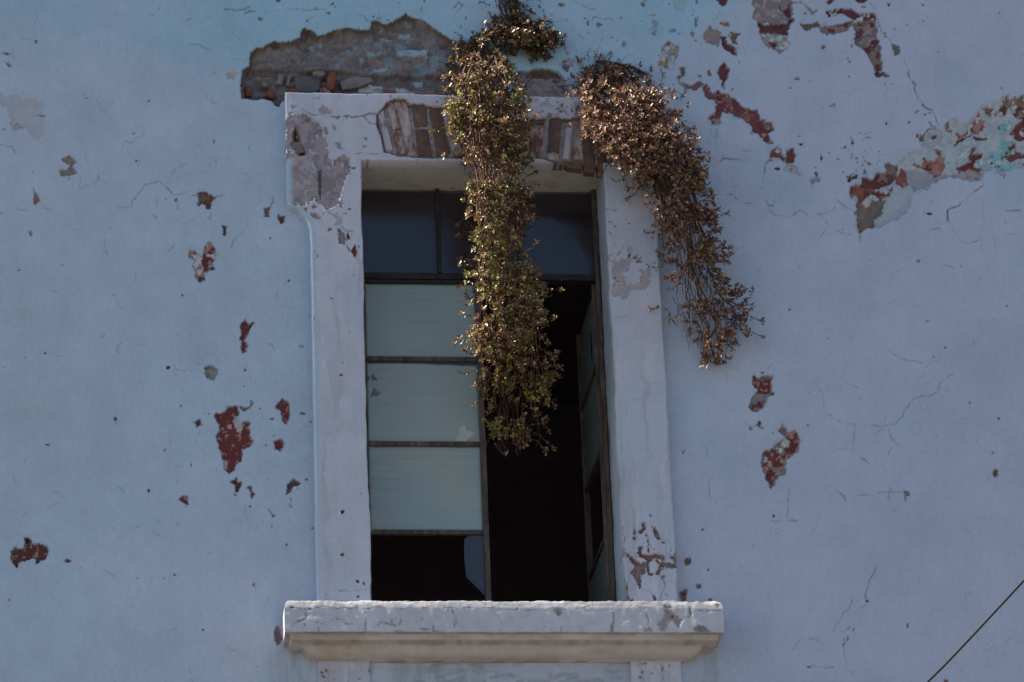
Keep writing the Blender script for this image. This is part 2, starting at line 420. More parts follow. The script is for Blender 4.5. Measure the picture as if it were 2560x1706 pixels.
# ---- big hole above the lintel
hole = vp('A', [(180, 690), (240, 640), (250, 520), (310, 460), (370, 460), (490, 390), (560, 410), (640, 405), (745, 365), (755, 290), (790, 265),
                (850, 285), (930, 345), (990, 335), (1060, 295), (1200, 265), (1300, 275), (1380, 290), (1435, 275), (1445, 205), (1490, 190), (1590, 235),
                (1690, 180), (1780, 125), (1850, 165), (1970, 205), (2060, 270), (2200, 365), (2360, 420), (2500, 480), (2700, 520), (2800, 600), (2800, 960), (600, 960),
                (540, 1050), (500, 1030), (470, 990), (400, 965), (280, 980), (170, 965), (160, 830)])
k, sd = p(hole, EARTH, depth=0, rag=.6, edge=1.0, mott=.2)
sd = poly_sd(px[k], py[k], hole)+5*wall.n1[k]+.8*wall.n2[k]
ins = sstep(1.5, -1.5, sd)
ax = (px[k]-560)/(600/2352); ay = (py[k]+15)/(600/2352)
deep = sstep(0, -15, sd)                                     # the broken edge slopes inwards
ledge = np.interp(ax, [0, 640, 900, 1080, 1300, 1560, 1700, 2050, 2800], [690, 700, 715, 700, 735, 770, 745, 770, 740])+18*(fbm(ax/60, ay/200, 3, 4)-.5)*2
low = sstep(-7, 9, ay-ledge)
rub = fbm(ax/150, ay/90, 5, 5)-.5
rub2 = fbm(ax/28, ay/22, 4, 6)-.5
lump = np.abs(fbm(ax/210, ay/120, 3, 2)-.5)
rub3 = .6*(fbm(ax/9, ay/8, 3, 3)-.5); strata = fbm(ax/240+rub, ay/34, 4, 1)-.5
wall.H[k] -= ins*(.008+.050*deep + .032*low*deep - .050*rub*deep - .013*rub2 - .008*rub3*deep - .022*strata*deep - .05*lump*deep)
mort = np.array((.198, .176, .180))*(1+.6*rub+.55*rub2+.4*rub3+.5*strata)[:, None]
bl = sstep(.63, .67, fbm(ax/95, ay/70, 4, 3))*sstep(700, 1100, ax)*sstep(820, 700, ay)*.7
mort = mort*(1-bl[:, None])+np.array((.20, .29, .36))*bl[:, None]
dk = sstep(.1, .9, low)*sstep(2400, 1000, ax)*.35
mort *= (1-dk*.4)[:, None]
t = (ins*sstep(-3, -10, sd+14*wall.n1[k]))[:, None]
wall.C[k] = wall.C[k]*(1-t)+mort*t
for v, poly, col in (('A', [(1330, 880), (1440, 815), (1570, 850), (1570, 900), (1340, 905)], (.50, .54, .58)), ('A', [(1570, 850), (1690, 860), (1690, 900), (1570, 900)], PINK),
                     ('A', [(1690, 850), (1780, 860), (1880, 890), (1880, 915), (1690, 905)], (.50, .52, .56)), ('A', [(1870, 790), (1960, 820), (1960, 860), (1880, 850)], BLUEP),
                     ('A', [(1880, 890), (2190, 890), (2190, 920), (1880, 915)], PINK), ('A', [(1720, 360), (1840, 360), (1830, 390), (1720, 390)], BLUEP),
                     ('A', [(1520, 400), (1580, 370), (1650, 420), (1560, 430)], BLUEP), ('A', [(1390, 540), (1470, 520), (1520, 580), (1420, 590)], (.24, .36, .38)),
                     ('A', [(1330, 600), (1370, 585), (1390, 615), (1360, 640)], (.24, .36, .38)), ('A', [(830, 475), (880, 470), (870, 510)], (.2, .38, .45)), ('A', [(900, 470), (960, 465), (920, 510)], (.2, .38, .45)),
                     ('A', [(1700, 500), (1900, 510), (2010, 510), (2000, 570), (1900, 590), (1720, 560)], BLUEP), ('A', [(1480, 700), (1610, 680), (1600, 730), (1430, 740)], BLUEP)):
    p([(a, b-16) for a, b in vp(v, poly)], col, depth=-.004, rag=3, alpha=.85)
# small hole right of the vine
h2 = vp('B', [(740, 700), (860, 700), (920, 675), (1000, 665), (1090, 680), (1160, 700), (1210, 760), (1260, 850), (1290, 950), (700, 960)])
k, sd = p(h2, EARTH, depth=0, rag=.6, edge=1.0, mott=.2)
sd = poly_sd(px[k], py[k], h2)+5*wall.n1[k]+.8*wall.n2[k]; ins = sstep(1.5, -1.5, sd); by_ = (py[k]+10)/(600/2352); bx_ = (px[k]-1100)/(600/2352)
rub2 = fbm(bx_/30, by_/24, 4, 6)-.5
wall.H[k] -= ins*(.026+.04*sstep(0, -20, sd)*sstep(800, 740, by_)-.02*rub2)
t = (ins*sstep(770, 800, by_+30*rub2))[:, None]
wall.C[k] = wall.C[k]*(1-t)+np.array((.27, .235, .235))*(1+.9*rub2)[:, None]*t
p(vp('B', [(700, 700), (850, 700), (870, 850), (760, 900)]), MAUVE, .004, 8)

# ---- peeled spots, left part
WSP = [(PALE, .60, 14, 3)]; PSP = [(PINK, .52, 11, 4), (PALE, .62, 9, 5)]
p(vp('Q', [(510, 1310), (565, 1275), (615, 1325), (590, 1360), (600, 1410), (620, 1412), (570, 1430), (510, 1445), (495, 1395), (550, 1385), (575, 1345)]), (.27, .20, .16), .005, 5, spots=[(GREY, .52, 14, 3)], rim=DGREY)
p(vp('Q', [(555, 1450), (575, 1450), (572, 1485), (558, 1480)]), DGREY, .003, 3)
p(vp('Q', [(28, 440), (70, 430), (105, 442), (65, 460)]), (.16, .09, .08), .003, 2)
p(vp('Q', [(42, 502), (72, 515), (97, 545), (95, 560), (65, 545)]), BROWN, .003, 2)
p(vp('Q', [(105, 468), (113, 468), (110, 485)]), BROWN, .003, 1)
p(vp('Q', [(-60, 700), (50, 790), (120, 765), (200, 810), (300, 800), (360, 830), (340, 920), (362, 960), (350, 1110), (310, 1140), (240, 1110), (220, 1060), (100, 1000), (70, 950), (60, 880), (-60, 860)]),
  (.405, .425, .475), .003, 5, mott=.1, alpha=.8)
wall.crack(vp('Q', [(265, 943), (315, 945), (370, 944)]), 2.0, (.10, .08, .05))
wall.crack(vp('Q', [(85, 1050), (120, 1010), (160, 1005)]), 1.0, DGREY)
p(vp('Q', [(100, 1020), (140, 1005), (190, 1050), (150, 1070), (100, 1070)]), TAN, .002, 10, alpha=.75)
p(vp('Q', [(1860, 590), (1895, 570), (1940, 610), (1910, 650), (1860, 640)]), (.47, .38, .38), .002, 7, alpha=.85)
p(vp('Q', [(1745, 590), (1765, 585), (1765, 610), (1745, 610)]), (.45, .36, .36), .002, 4)
p(vp('R', [(245, 100), (270, 150), (290, 190), (258, 210), (240, 180), (252, 150)]), (.27, .15, .15), .003, 3, rim=DGREY)
p(vp('R', [(1455, 130), (1515, 120), (1575, 160), (1550, 190), (1545, 240), (1520, 240), (1520, 215), (1485, 195), (1462, 220), (1470, 160)]), (.15, .06, .07), .006, 4, spots=[(BROWN, .53, 14, 6)], rim=DARK)
wall.crack(vp('R', [(1535, 240), (1545, 285), (1525, 315), (1590, 338)]), 1.5, DGREY); wall.crack(vp('R', [(1570, 160), (1645, 145)]), 1.3)
wall.crack(vp('R', [(1420, 138), (1470, 135)]), 1.3)
p(vp('R', [(1640, 368), (1665, 370), (1660, 435), (1640, 430), (1645, 395)]), DRED, .004, 3, rim=DGREY)
p(vp('R', [(1385, 545), (1430, 560), (1480, 600), (1500, 545), (1530, 490), (1585, 530), (1575, 600), (1560, 650), (1585, 700), (1540, 680), (1505, 730), (1495, 770), (1470, 775), (1440, 740), (1450, 690), (1420, 660), (1430, 625), (1385, 600)]),
  RED, .005, 4, spots=[(PINK, .47, 12, 4), (PALE, .585, 13, 5)], rim=DGREY)
p(vp('R', [(1770, 1085), (1800, 1055), (1830, 1085), (1860, 1080), (1845, 1130), (1820, 1180), (1800, 1210), (1825, 1250), (1805, 1300), (1780, 1300), (1775, 1240), (1765, 1200), (1780, 1160), (1768, 1110)]),
  RED, .005, 4, spots=[(PINK, .60, 10, 4)], rim=DGREY)
p(vp('R', [(1515, 1410), (1550, 1390), (1600, 1420), (1600, 1450), (1570, 1500), (1520, 1480), (1512, 1440)]), GREYG, .006, 3, spots=[(DGREY, .56, 8, 3)], rim=EARTH)
p(vp('R', [(1940, 240), (1985, 232), (1975, 295), (1945, 290)]), BROWN, .004, 3, rim=DARK); wall.crack(vp('R', [(1985, 235), (1990, 205), (2010, 180), (2008, 150)]), 1.8, DGREY)
p(vp('R', [(2045, 290), (2095, 300), (2090, 340), (2070, 355), (2050, 320)]), DRED, .004, 3, rim=DGREY)
p(vp('R', [(205, 400), (245, 415), (225, 440), (205, 420)]), GREYG, .003, 3)
p(vp('R', [(1285, 170), (1300, 170), (1302, 190), (1290, 192)]), BROWN, .003, 2); p(vp('R', [(1296, 250), (1322, 252), (1308, 240)]), DARK, .003, 2)
mainred = vp('S', [(1580, 215), (1640, 215), (1680, 165), (1740, 160), (1755, 220), (1715, 265), (1750, 340), (1790, 265), (1830, 290), (1840, 380), (1865, 430), (1830, 460), (1775, 480), (1775, 570), (1740, 590), (1720, 650), (1680, 650), (1650, 620), (1650, 570), (1620, 480), (1595, 400), (1615, 330)])
p(mainred, RED, .005, 4, spots=[(PINK, .70, 9, 4)], rim=DGREY, mott=.2)
p(vp('S', [(1715, 262), (1735, 232), (1775, 270), (1790, 300), (1770, 355), (1745, 345)]), (.46, .41, .44), 0, 4); p(vp('S', [(1670, 290), (1700, 295), (1705, 325), (1680, 325)]), (.44, .36, .38), 0, 3)
p(vp('S', [(1650, 560), (1672, 570), (1665, 620), (1652, 610)]), (.44, .36, .38), 0, 3)
p(vp('S', [(2025, 160), (2070, 110), (2110, 140), (2140, 210), (2135, 260), (2090, 300), (2065, 240), (2060, 190), (2040, 180)]), RED, .005, 4, spots=[(PINK, .67, 9, 4)], rim=DGREY)
p(vp('S', [(2015, 430), (2060, 405), (2080, 440), (2060, 490), (2030, 480)]), RED, .005, 4, rim=DGREY)
p(vp('S', [(1418, 280), (1470, 262), (1478, 300), (1450, 315)]), DRED, .004, 3, spots=[(GREY, .53, 9, 3)], rim=DGREY)
p(vp('S', [(1700, 725), (1735, 690), (1748, 718), (1785, 712), (1770, 760), (1740, 795), (1730, 745)]), DRED, .005, 3, rim=DARK)
p(vp('S', [(1820, 765), (1850, 760), (1850, 785), (1877, 810), (1855, 845), (1843, 800)]), (.17, .07, .06), .004, 3, rim=DARK)
p(vp('S', [(1315, 830), (1380, 820), (1380, 880), (1320, 860)]), DRED, .004, 4, spots=[(PINK, .57, 8, 3)], rim=DGREY)
p(vp('S', [(80, 1235), (110, 1200), (160, 1215), (190, 1180), (178, 1125), (230, 1140), (240, 1180), (330, 1175), (355, 1220), (340, 1290), (270, 1320), (260, 1280), (190, 1300), (130, 1310), (120, 1345), (90, 1320), (85, 1270)]),
  DRED, .006, 4, spots=[(PINK, .68, 8, 4), (TAN, .71, 7, 6)], rim=DARK, mott=.25)
p(vp('S', [(180, 1122), (215, 1130), (205, 1160), (180, 1150)]), DARK, .004, 3)
p(vp('S', [(475, 1300), (500, 1285), (522, 1310), (490, 1315)]), DRED, .003, 3, rim=DGREY)
p(vp('S', [(2112, 745), (2160, 705), (2215, 735), (2180, 750), (2145, 758), (2130, 800), (2105, 810)]), EARTH, .008, 3, rim=DARK); p(vp('S', [(2110, 780), (2140, 760), (2135, 800), (2105, 812)]), PINK, .003, 3)
p(vp('S', [(2180, 760), (2200, 775), (2185, 785)]), TURQ, .001, 2); p(vp('S', [(2245, 620), (2275, 625), (2285, 665), (2260, 645)]), TURQ, .001, 2)
p(vp('S', [(2120, 885), (2140, 885), (2155, 915), (2130, 910)]), TAN, .002, 2); p(vp('S', [(2128, 838), (2152, 842), (2140, 855)]), BROWN, .002, 2)
p(vp('S', [(1765, 165), (1810, 180), (1858, 142), (1840, 182), (1800, 192)]), BROWN, .004, 3, rim=DARK)
p(vp('S', [(840, 250), (860, 245), (855, 290), (843, 270)]), DRED, .003, 2); p(vp('S', [(1300, 600), (1325, 600), (1305, 622)]), BROWN, .003, 2); p(vp('S', [(1272, 1395), (1298, 1408), (1280, 1412)]), DRED, .003, 2)
p(vp('S', [(1998, 965), (2020, 965), (2012, 982), (1998, 975)]), DARK, .003, 2); wall.crack(vp('S', [(1950, 905), (1985, 955), (2005, 970)]), 1.2); wall.crack(vp('S', [(1800, 890), (1810, 980)]), .8)
p(vp('S', [(1460, 345), (1475, 345), (1465, 372)]), BROWN, .003, 2)
p(vp('J', [(-270, -20), (-250, -10), (-240, 60), (-262, 20)]), PINK, .003, 3); p(vp('G', [(20, 1190), (45, 1200), (62, 1280), (35, 1340), (20, 1270)]), (.24, .13, .14), .004, 4, rim=DGREY)

# ---- upper right peeling
p(vp('P', [(390, -20), (460, -20), (445, 25), (420, 38)]), PRED, .004, 4, rim=DGREY)
p(vp('P', [(600, -30), (870, -30), (878, 110), (850, 140), (790, 165), (730, 155), (660, 145), (612, 110), (640, 65)]), MAUVE, .004, 9, mott=.4, spots=[(GREY, .50, 22, 3), ((.36, .30, .33), .57, 12, 5)], rim=BROWN)
p(vp('P', [(655, 150), (730, 158), (800, 165), (875, 112), (855, 160), (845, 235), (790, 215), (750, 230), (700, 218), (668, 215)]), PRED, .005, 5, rim=DARK)
p(vp('P', [(805, -20), (865, -20), (862, 115), (800, 60)]), PRED, .003, 7, spots=[(MAUVE, .55, 18, 3)])
p(vp('P', [(665, 212), (840, 232), (850, 280), (800, 338), (745, 315), (690, 270)]), (.30, .25, .23), .004, 6, spots=[(PALE, .52, 12, 4)], rim=BROWN)
p(vp('P', [(725, 268), (770, 262), (765, 315), (740, 305)]), PRED, .003, 4)
for q in ((790, 242, 17), (745, 238, 13), (716, 213, 9), (800, 285, 9)):
    p(vp('P', [(q[0]+q[2]*math.cos(a), q[1]+q[2]*math.sin(a)) for a in np.arange(0, 6.2, 1)]), TURQ, -.001, 3)
p(vp('P', [(310, 215), (350, 152), (365, 185), (410, 200), (418, 250), (395, 300), (340, 272), (312, 245)]), (.30, .24, .23), .004, 5, spots=[(MAUVE, .5, 14, 3)], rim=BROWN)
p(vp('P', [(412, 235), (462, 232), (440, 262), (458, 280), (500, 310), (512, 350), (470, 325), (440, 312), (420, 280)]), PRED, .005, 4, rim=DARK)
p(vp('P', [(480, 212), (532, 215), (505, 245), (520, 285), (480, 278)]), BROWN, .003, 6, rim=None)
p(vp('P', [(1090, 75), (1180, 60), (1260, 62), (1290, 90), (1405, 92), (1408, 140), (1330, 155), (1270, 130), (1200, 90), (1110, 97)]), PRED, .005, 5, spots=[(PALE, .61, 12, 4)], rim=DGREY)
p(vp('P', [(1262, 140), (1405, 125), (1422, 280), (1445, 420), (1418, 485), (1385, 400), (1330, 322), (1268, 282), (1275, 200)]), (.24, .18, .16), .006, 6, spots=[((.26, .25, .34), .55, 18, 3), (PRED, .585, 15, 5), (DGREY, .63, 12, 6)], rim=EARTH, mott=.4)
p(vp('P', [(1030, 165), (1100, 178), (1210, 152), (1262, 148), (1220, 195), (1130, 222), (1060, 205)]), (.26, .18, .17), .005, 5, spots=[(PRED, .55, 15, 4)], rim=EARTH)
p(vp('P', [(922, 145), (950, 165), (1030, 145), (1030, 165), (985, 190), (935, 185)]), BROWN, .004, 4, rim=DARK)
wall.crack(vp('P', [(870, 15), (930, 18), (970, 55), (1000, 85), (1025, 65)]), 3.2, BROWN); wall.crack(vp('P', [(1270, 128), (1200, 155), (1150, 165), (1030, 158), (940, 165)]), 2.6, EARTH)
p(vp('P', [(1400, 468), (1450, 462), (1488, 488), (1430, 492)]), BROWN, .004, 4, rim=DARK)
p(vp('P', [(1508, 283), (1550, 300), (1560, 330), (1545, 350), (1525, 360), (1520, 320)]), (.19, .18, .16), .006, 2, rim=DARK)
p(vp('P', [(1095, 22), (1130, -10), (1140, 5), (1110, 25)]), PRED, .003, 3, rim=DGREY); p(vp('P', [(1270, -10), (1350, -10), (1330, 22), (1290, 15)]), PRED, .004, 3, rim=DGREY)
p(vp('P', [(1478, 25), (1500, 22), (1498, 50), (1485, 50)]), BROWN, .003, 3); p(vp('P', [(1060, 292), (1085, 292), (1082, 315), (1062, 315)]), BROWN, .003, 2)
p(vp('P', [(395, 465), (430, 402), (450, 430), (482, 440), (460, 490), (445, 520), (430, 565), (415, 545), (425, 520), (405, 495)]), PRED, .005, 4, spots=[(BROWN, .54, 14, 3)], rim=DGREY)
p(vp('P', [(320, 470), (340, 440), (355, 465), (338, 490)]), BROWN, .003, 4); p(vp('P', [(270, 480), (292, 478), (292, 492), (275, 490)]), BROWN, .003, 3)
p(vp('P', [(150, 440), (175, 430), (180, 480), (150, 518), (138, 500), (165, 480)]), BROWN, .004, 4, rim=DGREY)
p(vp('P', [(150, 532), (215, 548), (285, 522), (300, 540), (255, 575), (200, 568)]), (.22, .12, .11), .004, 4, spots=[(TAN, .57, 12, 3)], rim=DGREY)
p(vp('P', [(290, 560), (322, 540), (350, 600), (400, 632), (370, 640), (320, 625)]), (.20, .075, .075), .005, 4, rim=DGREY)
p(vp('P', [(400, 640), (390, 575), (412, 600), (460, 605), (520, 650), (560, 695), (650, 708), (665, 765), (715, 815), (705, 790), (735, 785), (762, 830), (715, 855), (732, 890), (752, 920), (720, 920), (680, 882), (640, 850), (600, 790), (540, 752), (480, 735), (420, 722), (405, 790), (355, 798), (338, 750), (390, 712), (380, 650)]),
  (.165, .055, .062), .006, 5, spots=[((.23, .11, .10), .55, 20, 3), (TAN, .68, 9, 5)], rim=DGREY, mott=.4)
for poly in ([(420, 728), (480, 738), (545, 758), (500, 772), (430, 765)], [(370, 815), (395, 820), (403, 870), (380, 897), (358, 878), (380, 860)], [(708, 915), (740, 930), (735, 978), (705, 985)], [(335, 800), (420, 795), (400, 815), (350, 815)]):
    p(vp('P', poly), (.26, .46, .47), .001, 6, alpha=.75)
p(vp('P', [(728, 985), (780, 942), (808, 1000), (830, 1030), (790, 1022), (735, 1022)]), (.17, .06, .06), .005, 5, spots=[(PALE, .6, 10, 3)], rim=DGREY)
p(vp('P', [(835, 968), (872, 950), (898, 1000), (880, 1045), (840, 1045)]), (.16, .055, .055), .005, 5, rim=DGREY)
p(vp('P', [(822, 1048), (892, 1065), (918, 1118), (880, 1108), (826, 1100)]), (.36, .38, .41), .004, 5, mott=.15)
wall.crack(vp('P', [(735, 1022), (700, 1045), (692, 1100), (678, 1160), (680, 1210)]), 1.8); wall.crack(vp('P', [(805, 1022), (840, 1045), (920, 1080), (940, 1140)]), 1.6)
p(vp('P', [(980, 1142), (1035, 1130), (1052, 1165), (1015, 1160), (995, 1195)]), GREYG, .004, 5, alpha=.8)
p(vp('P', [(1000, 1062), (1035, 1068), (1018, 1080)]), DARK, .003, 3); p(vp('P', [(1012, 1105), (1030, 1092), (1038, 1112), (1020, 1115)]), DARK, .003, 3)
p(vp('P', [(1225, 1160), (1245, 1130), (1285, 1135), (1240, 1145), (1232, 1168)]), BROWN, .004, 4, rim=DARK)
p(vp('P', [(20, 290), (95, 275), (135, 300), (130, 365), (95, 360), (70, 330), (25, 330)]), (.36, .36, .37), .003, 10, spots=[(BROWN, .55, 12, 3)], alpha=.8, rim=BROWN)
p(vp('P', [(20, 350), (50, 375), (110, 405), (105, 432), (60, 420), (15, 420)]), (.25, .20, .17), .003, 8, alpha=.85)
p(vp('P', [(235, 115), (265, 110), (272, 150), (255, 178), (240, 165)]), BROWN, .003, 6); p(vp('P', [(410, 150), (470, 135), (470, 168), (430, 158)]), (.28, .14, .12), .003, 5)
p(vp('P', [(100, -10), (205, 15), (210, 60), (150, 85), (120, 40)]), (.33, .45, .54), .002, 8, alpha=.7)
p(vp('P', [(-20, 130), (12, 150), (10, 240), (-20, 230)]), (.26, .34, .42), .003, 6)
p(vp('B', [(1170, 630), (1230, 575), (1320, 575), (1300, 640), (1240, 700), (1210, 660)]), (.33, .30, .36), .004, 7, spots=[(PRED, .58, 10, 3)], alpha=.85)
p(vp('B', [(1200, 420), (1225, 430), (1240, 490), (1260, 530), (1235, 525), (1215, 480)]), (.33, .20, .21), .003, 4, alpha=.8)
p(vp('B', [(2140, 560), (2200, 545), (2290, 620), (2280, 670), (2220, 655), (2150, 640)]), (.27, .21, .17), .004, 8, spots=[(PALE, .52, 14, 3)])
p(vp('B', [(2150, 470), (2230, 440), (2320, 500), (2310, 570), (2270, 560), (2240, 500), (2170, 510)]), (.33, .26, .24), .003, 9, spots=[(PALE, .5, 12, 3)])

# ---- the long scar at the right
scar = vp('W', [(180, 1060), (200, 1020), (320, 1000), (300, 940), (350, 912), (430, 950), (470, 880), (555, 862), (560, 800), (660, 792), (720, 740), (790, 700), (850, 650), (940, 620), (900, 520), (960, 480), (1000, 430), (1080, 430), (1140, 480), (1165, 380), (1210, 340), (1280, 300), (1330, 390), (1420, 345), (1500, 220), (1540, 190),
                (1640, 150), (1740, 110), (1840, 68), (1900, 92), (2300, 60), (2300, 800), (1981, 820), (1900, 830), (1830, 870), (1780, 922), (1740, 890), (1650, 860), (1580, 870), (1550, 950), (1450, 972), (1330, 932), (1200, 922), (1150, 950), (1020, 980), (990, 1042), (850, 1052), (820, 1130), (800, 1210), (680, 1350), (560, 1390), (480, 1452), (440, 1440), (340, 1450), (290, 1502), (262, 1470), (245, 1300), (250, 1180), (185, 1120)])
p(scar, (.385, .435, .475), .005, 5, spots=[((.34, .38, .42), .52, 30, 3), ((.46, .47, .50), .60, 16, 5)], rim=None, mott=.2)
q = lambda poly, *a, **kw: p(vp('W', poly), *a, **kw)
q([(640, 1000), (740, 1020), (830, 1040), (820, 1130), (800, 1210), (680, 1350), (560, 1392), (480, 1452), (450, 1370), (540, 1240), (600, 1100)], (.375, .42, .475), .002, 5, mott=.12)
q([(760, 850), (880, 842), (960, 860), (1060, 912), (1000, 1000), (960, 1040), (850, 1052), (800, 1000), (780, 930)], (.30, .31, .36), .003, 6, mott=.2)
q([(1150, 880), (1330, 900), (1540, 920), (1450, 970), (1330, 930), (1200, 925), (1060, 960)], (.30, .32, .34), .003, 4)
q([(250, 1200), (300, 1150), (430, 1150), (545, 1170), (525, 1290), (450, 1350), (445, 1440), (340, 1450), (290, 1502), (262, 1460)], (.215, .165, .14), .006, 5, spots=[((.27, .17, .14), .56, 25, 3), (DGREY, .60, 18, 5)], rim=EARTH, mott=.3)
q([(310, 1170), (350, 1120), (400, 1130), (420, 1165), (360, 1220), (330, 1200)], PALE, -.004, 4)
q([(180, 1060), (200, 1020), (320, 1010), (450, 1050), (560, 1085), (640, 1010), (600, 1100), (500, 1140), (400, 1085), (330, 1160), (280, 1160), (250, 1090), (200, 1112)], (.24, .095, .08), .004, 5, spots=[(PINK, .56, 18, 3), (RED, .60, 16, 5)], rim=EARTH)
q([(320, 1000), (300, 940), (350, 915), (430, 950), (470, 882), (550, 868), (562, 800), (690, 792), (650, 940), (560, 1000), (470, 1042)], (.155, .075, .07), .006, 5, spots=[((.24, .18, .17), .54, 24, 3), (RED, .58, 20, 5)], rim=EARTH, mott=.4)
q([(640, 960), (720, 830), (760, 860), (780, 940), (800, 1000), (740, 1022), (670, 990)], (.23, .095, .075), .004, 5, spots=[(PINK, .56, 16, 3), (EARTH, .61, 14, 6)])
q([(930, 760), (1000, 742), (1060, 765), (1110, 690), (1060, 635), (1110, 640), (1120, 700), (1175, 790), (1130, 870), (1080, 912), (960, 845), (815, 790), (850, 768), (920, 800)], (.30, .13, .10), .003, 5, spots=[(PINK, .55, 14, 3), (RED, .60, 12, 5)], rim=BROWN)
q([(1380, 430), (1450, 345), (1500, 235), (1580, 300), (1592, 400), (1540, 475), (1430, 482), (1330, 522), (1260, 602), (1300, 530), (1330, 480)], (.24, .11, .10), .004, 7, spots=[(PINK, .54, 13, 3), (PALE, .63, 10, 5)], rim=None, mott=.4)
q([(1160, 400), (1200, 350), (1225, 400), (1250, 450), (1330, 480), (1260, 470), (1180, 440)], (.26, .16, .13), .003, 8, spots=[(PALE, .58, 10, 5)])
q([(1440, 480), (1610, 512), (1600, 528), (1480, 545)], DRED, .003, 3)
q([(1260, 602), (1310, 530), (1440, 470), (1440, 490), (1330, 550)], DRED, .003, 3)
q([(1840, 470), (1900, 390), (2060, 260), (2300, 300), (2300, 480), (1981, 525), (1920, 540), (1880, 480)], (.165, .05, .05), .005, 5, spots=[(PALE, .64, 12, 3)], rim=DGREY)
for poly in ([(1690, 465), (1720, 380), (1800, 330), (1865, 350), (1850, 430), (1780, 482)], [(1580, 722), (1650, 650), (1740, 640), (1700, 570), (1820, 510), (1900, 520), (1850, 600), (1885, 690), (1800, 740), (1760, 800), (1680, 832), (1600, 800)],
             [(1310, 660), (1425, 680), (1415, 740), (1320, 762)], [(1475, 740), (1560, 730), (1590, 830), (1520, 850)], [(1620, 790), (1900, 780), (1860, 840), (1720, 870)], [(1800, 70), (1840, 70), (1830, 160), (1800, 160)], [(1170, 760), (1215, 765), (1185, 800)]):
    q(poly, (.195, .43, .44), .001, 7, alpha=.95, spots=[(PALE, .60, 11, 3), (RED, .66, 9, 5)], mott=.15)
q([(1430, 692), (1540, 680), (1565, 715), (1480, 735), (1478, 800), (1560, 845), (1500, 850), (1440, 830), (1320, 862), (1300, 822), (1400, 772), (1435, 760)], RED, .004, 4, rim=BROWN)
q([(1430, 690), (1450, 600), (1485, 610), (1455, 660), (1450, 700)], BROWN, .003, 3)
q([(1750, 690), (1880, 692), (1910, 620), (1850, 625), (1805, 610), (1905, 565), (1890, 640), (2000, 690), (2300, 680), (2300, 720), (1960, 720), (1840, 752), (1770, 720)], (.19, .07, .07), .004, 4, rim=BROWN)
q([(1930, 770), (2300, 750), (2300, 800), (1990, 805)], (.2, .08, .07), .004, 4)
q([(1760, 120), (1870, 95), (2300, 70), (2300, 250), (1900, 305), (1830, 200), (1760, 280), (1690, 262), (1730, 200)], (.25, .17, .13), .004, 8, spots=[(PALE, .58, 13, 3), (RED, .6, 14, 5)], rim=EARTH, mott=.4)
q([(1560, 200), (1650, 220), (1640, 270), (1570, 270)], (.22, .12, .11), .003, 9); q([(1320, 852), (1480, 830), (1550, 872), (1540, 930), (1400, 918)], PINK, .003, 8, alpha=.65)
q([(1025, 500), (1075, 490), (1065, 525), (1030, 520)], RED, .003, 3); q([(1005, 345), (1045, 385), (1065, 410), (1010, 400)], GREYG, .003, 4)
q([(160, 960), (195, 915), (255, 910), (250, 930), (205, 935), (180, 978)], DRED, .003, 3, rim=DARK)
q([(860, 480), (930, 480), (950, 540), (900, 520)], (.30, .34, .32), .003, 7, spots=[(BROWN, .55, 9, 3)])
wall.crack(vp('W', [(930, 620), (900, 560), (960, 470), (1010, 430), (1090, 430), (1130, 500)]), 2.0, DGREY)
wall.crack(vp('W', [(260, 1310), (180, 1240), (80, 1180), (40, 1150)]), 1.6, GREYG); wall.crack(vp('W', [(285, 1500), (290, 1600)]), 1.5, GREYG)
wall.crack(vp('W', [(1545, 950), (1545, 1030), (1440, 1080), (1350, 1170), (1310, 1220), (1200, 1255), (1190, 1370)]), 1.9, DGREY)
wall.crack(vp('W', [(850, 0), (880, 130), (970, 200), (1060, 270), (1100, 370), (1090, 410)]), 1.4, DGREY)
wall.crack(vp('P', [(1430, 190), (1510, 280), (1570, 350), (1610, 460), (1650, 540), (1660, 610), (1740, 700)]), 1.2, DGREY); wall.crack(vp('P', [(1370, 20), (1420, 120), (1440, 200)]), .9)
# ---- right lower patches
q = lambda poly, *a, **kw: p(vp('T', poly), *a, **kw)
q([(365, 175), (400, 195), (440, 175), (500, 190), (492, 290), (512, 312), (470, 340), (445, 400), (400, 445), (355, 430), (330, 400), (335, 350), (370, 310), (385, 280), (355, 230)], (.235, .20, .225), .006, 4, spots=[(RED, .535, 18, 5), (DGREY, .60, 12, 3)], rim=GREYG, mott=.3)
q([(400, 205), (495, 185), (490, 290), (440, 330), (410, 270)], RED, .002, 5, spots=[(PINK, .57, 8, 3)])
q([(555, 575), (578, 535), (620, 582), (680, 585), (702, 650), (690, 730), (640, 770), (610, 800), (600, 900), (550, 915), (525, 940), (520, 970), (490, 995), (455, 940), (430, 850), (425, 790), (435, 740), (510, 715), (550, 660), (600, 625)], RED, .006, 4, spots=[(PINK, .56, 12, 3), (GREY, .58, 15, 5)], rim=GREYG, mott=.35)
for cx, cy, r, c in ((600, 668, 34, PALE), (565, 718, 26, PALE), (478, 825, 28, TAN), (580, 805, 22, TAN), (560, 760, 14, TAN), (455, 800, 18, PALE), (560, 885, 14, TAN)):
    q([(cx+r*math.cos(a), cy+r*math.sin(a)*1.1) for a in np.arange(0, 6.2, .9)], c, -.002, 7, alpha=.9)
q([(555, 575), (580, 540), (615, 585), (600, 610), (570, 605)], GREY, .002, 4)
q([(1475, 1030), (1505, 1022), (1510, 1055), (1485, 1065), (1478, 1050)], GREYG, .005, 3, rim=DARK); wall.crack(vp('T', [(1485, 1060), (1490, 1092)]), 1.5)
q([(2120, 868), (2150, 862), (2165, 910), (2142, 928)], BROWN, .005, 3, rim=DARK)
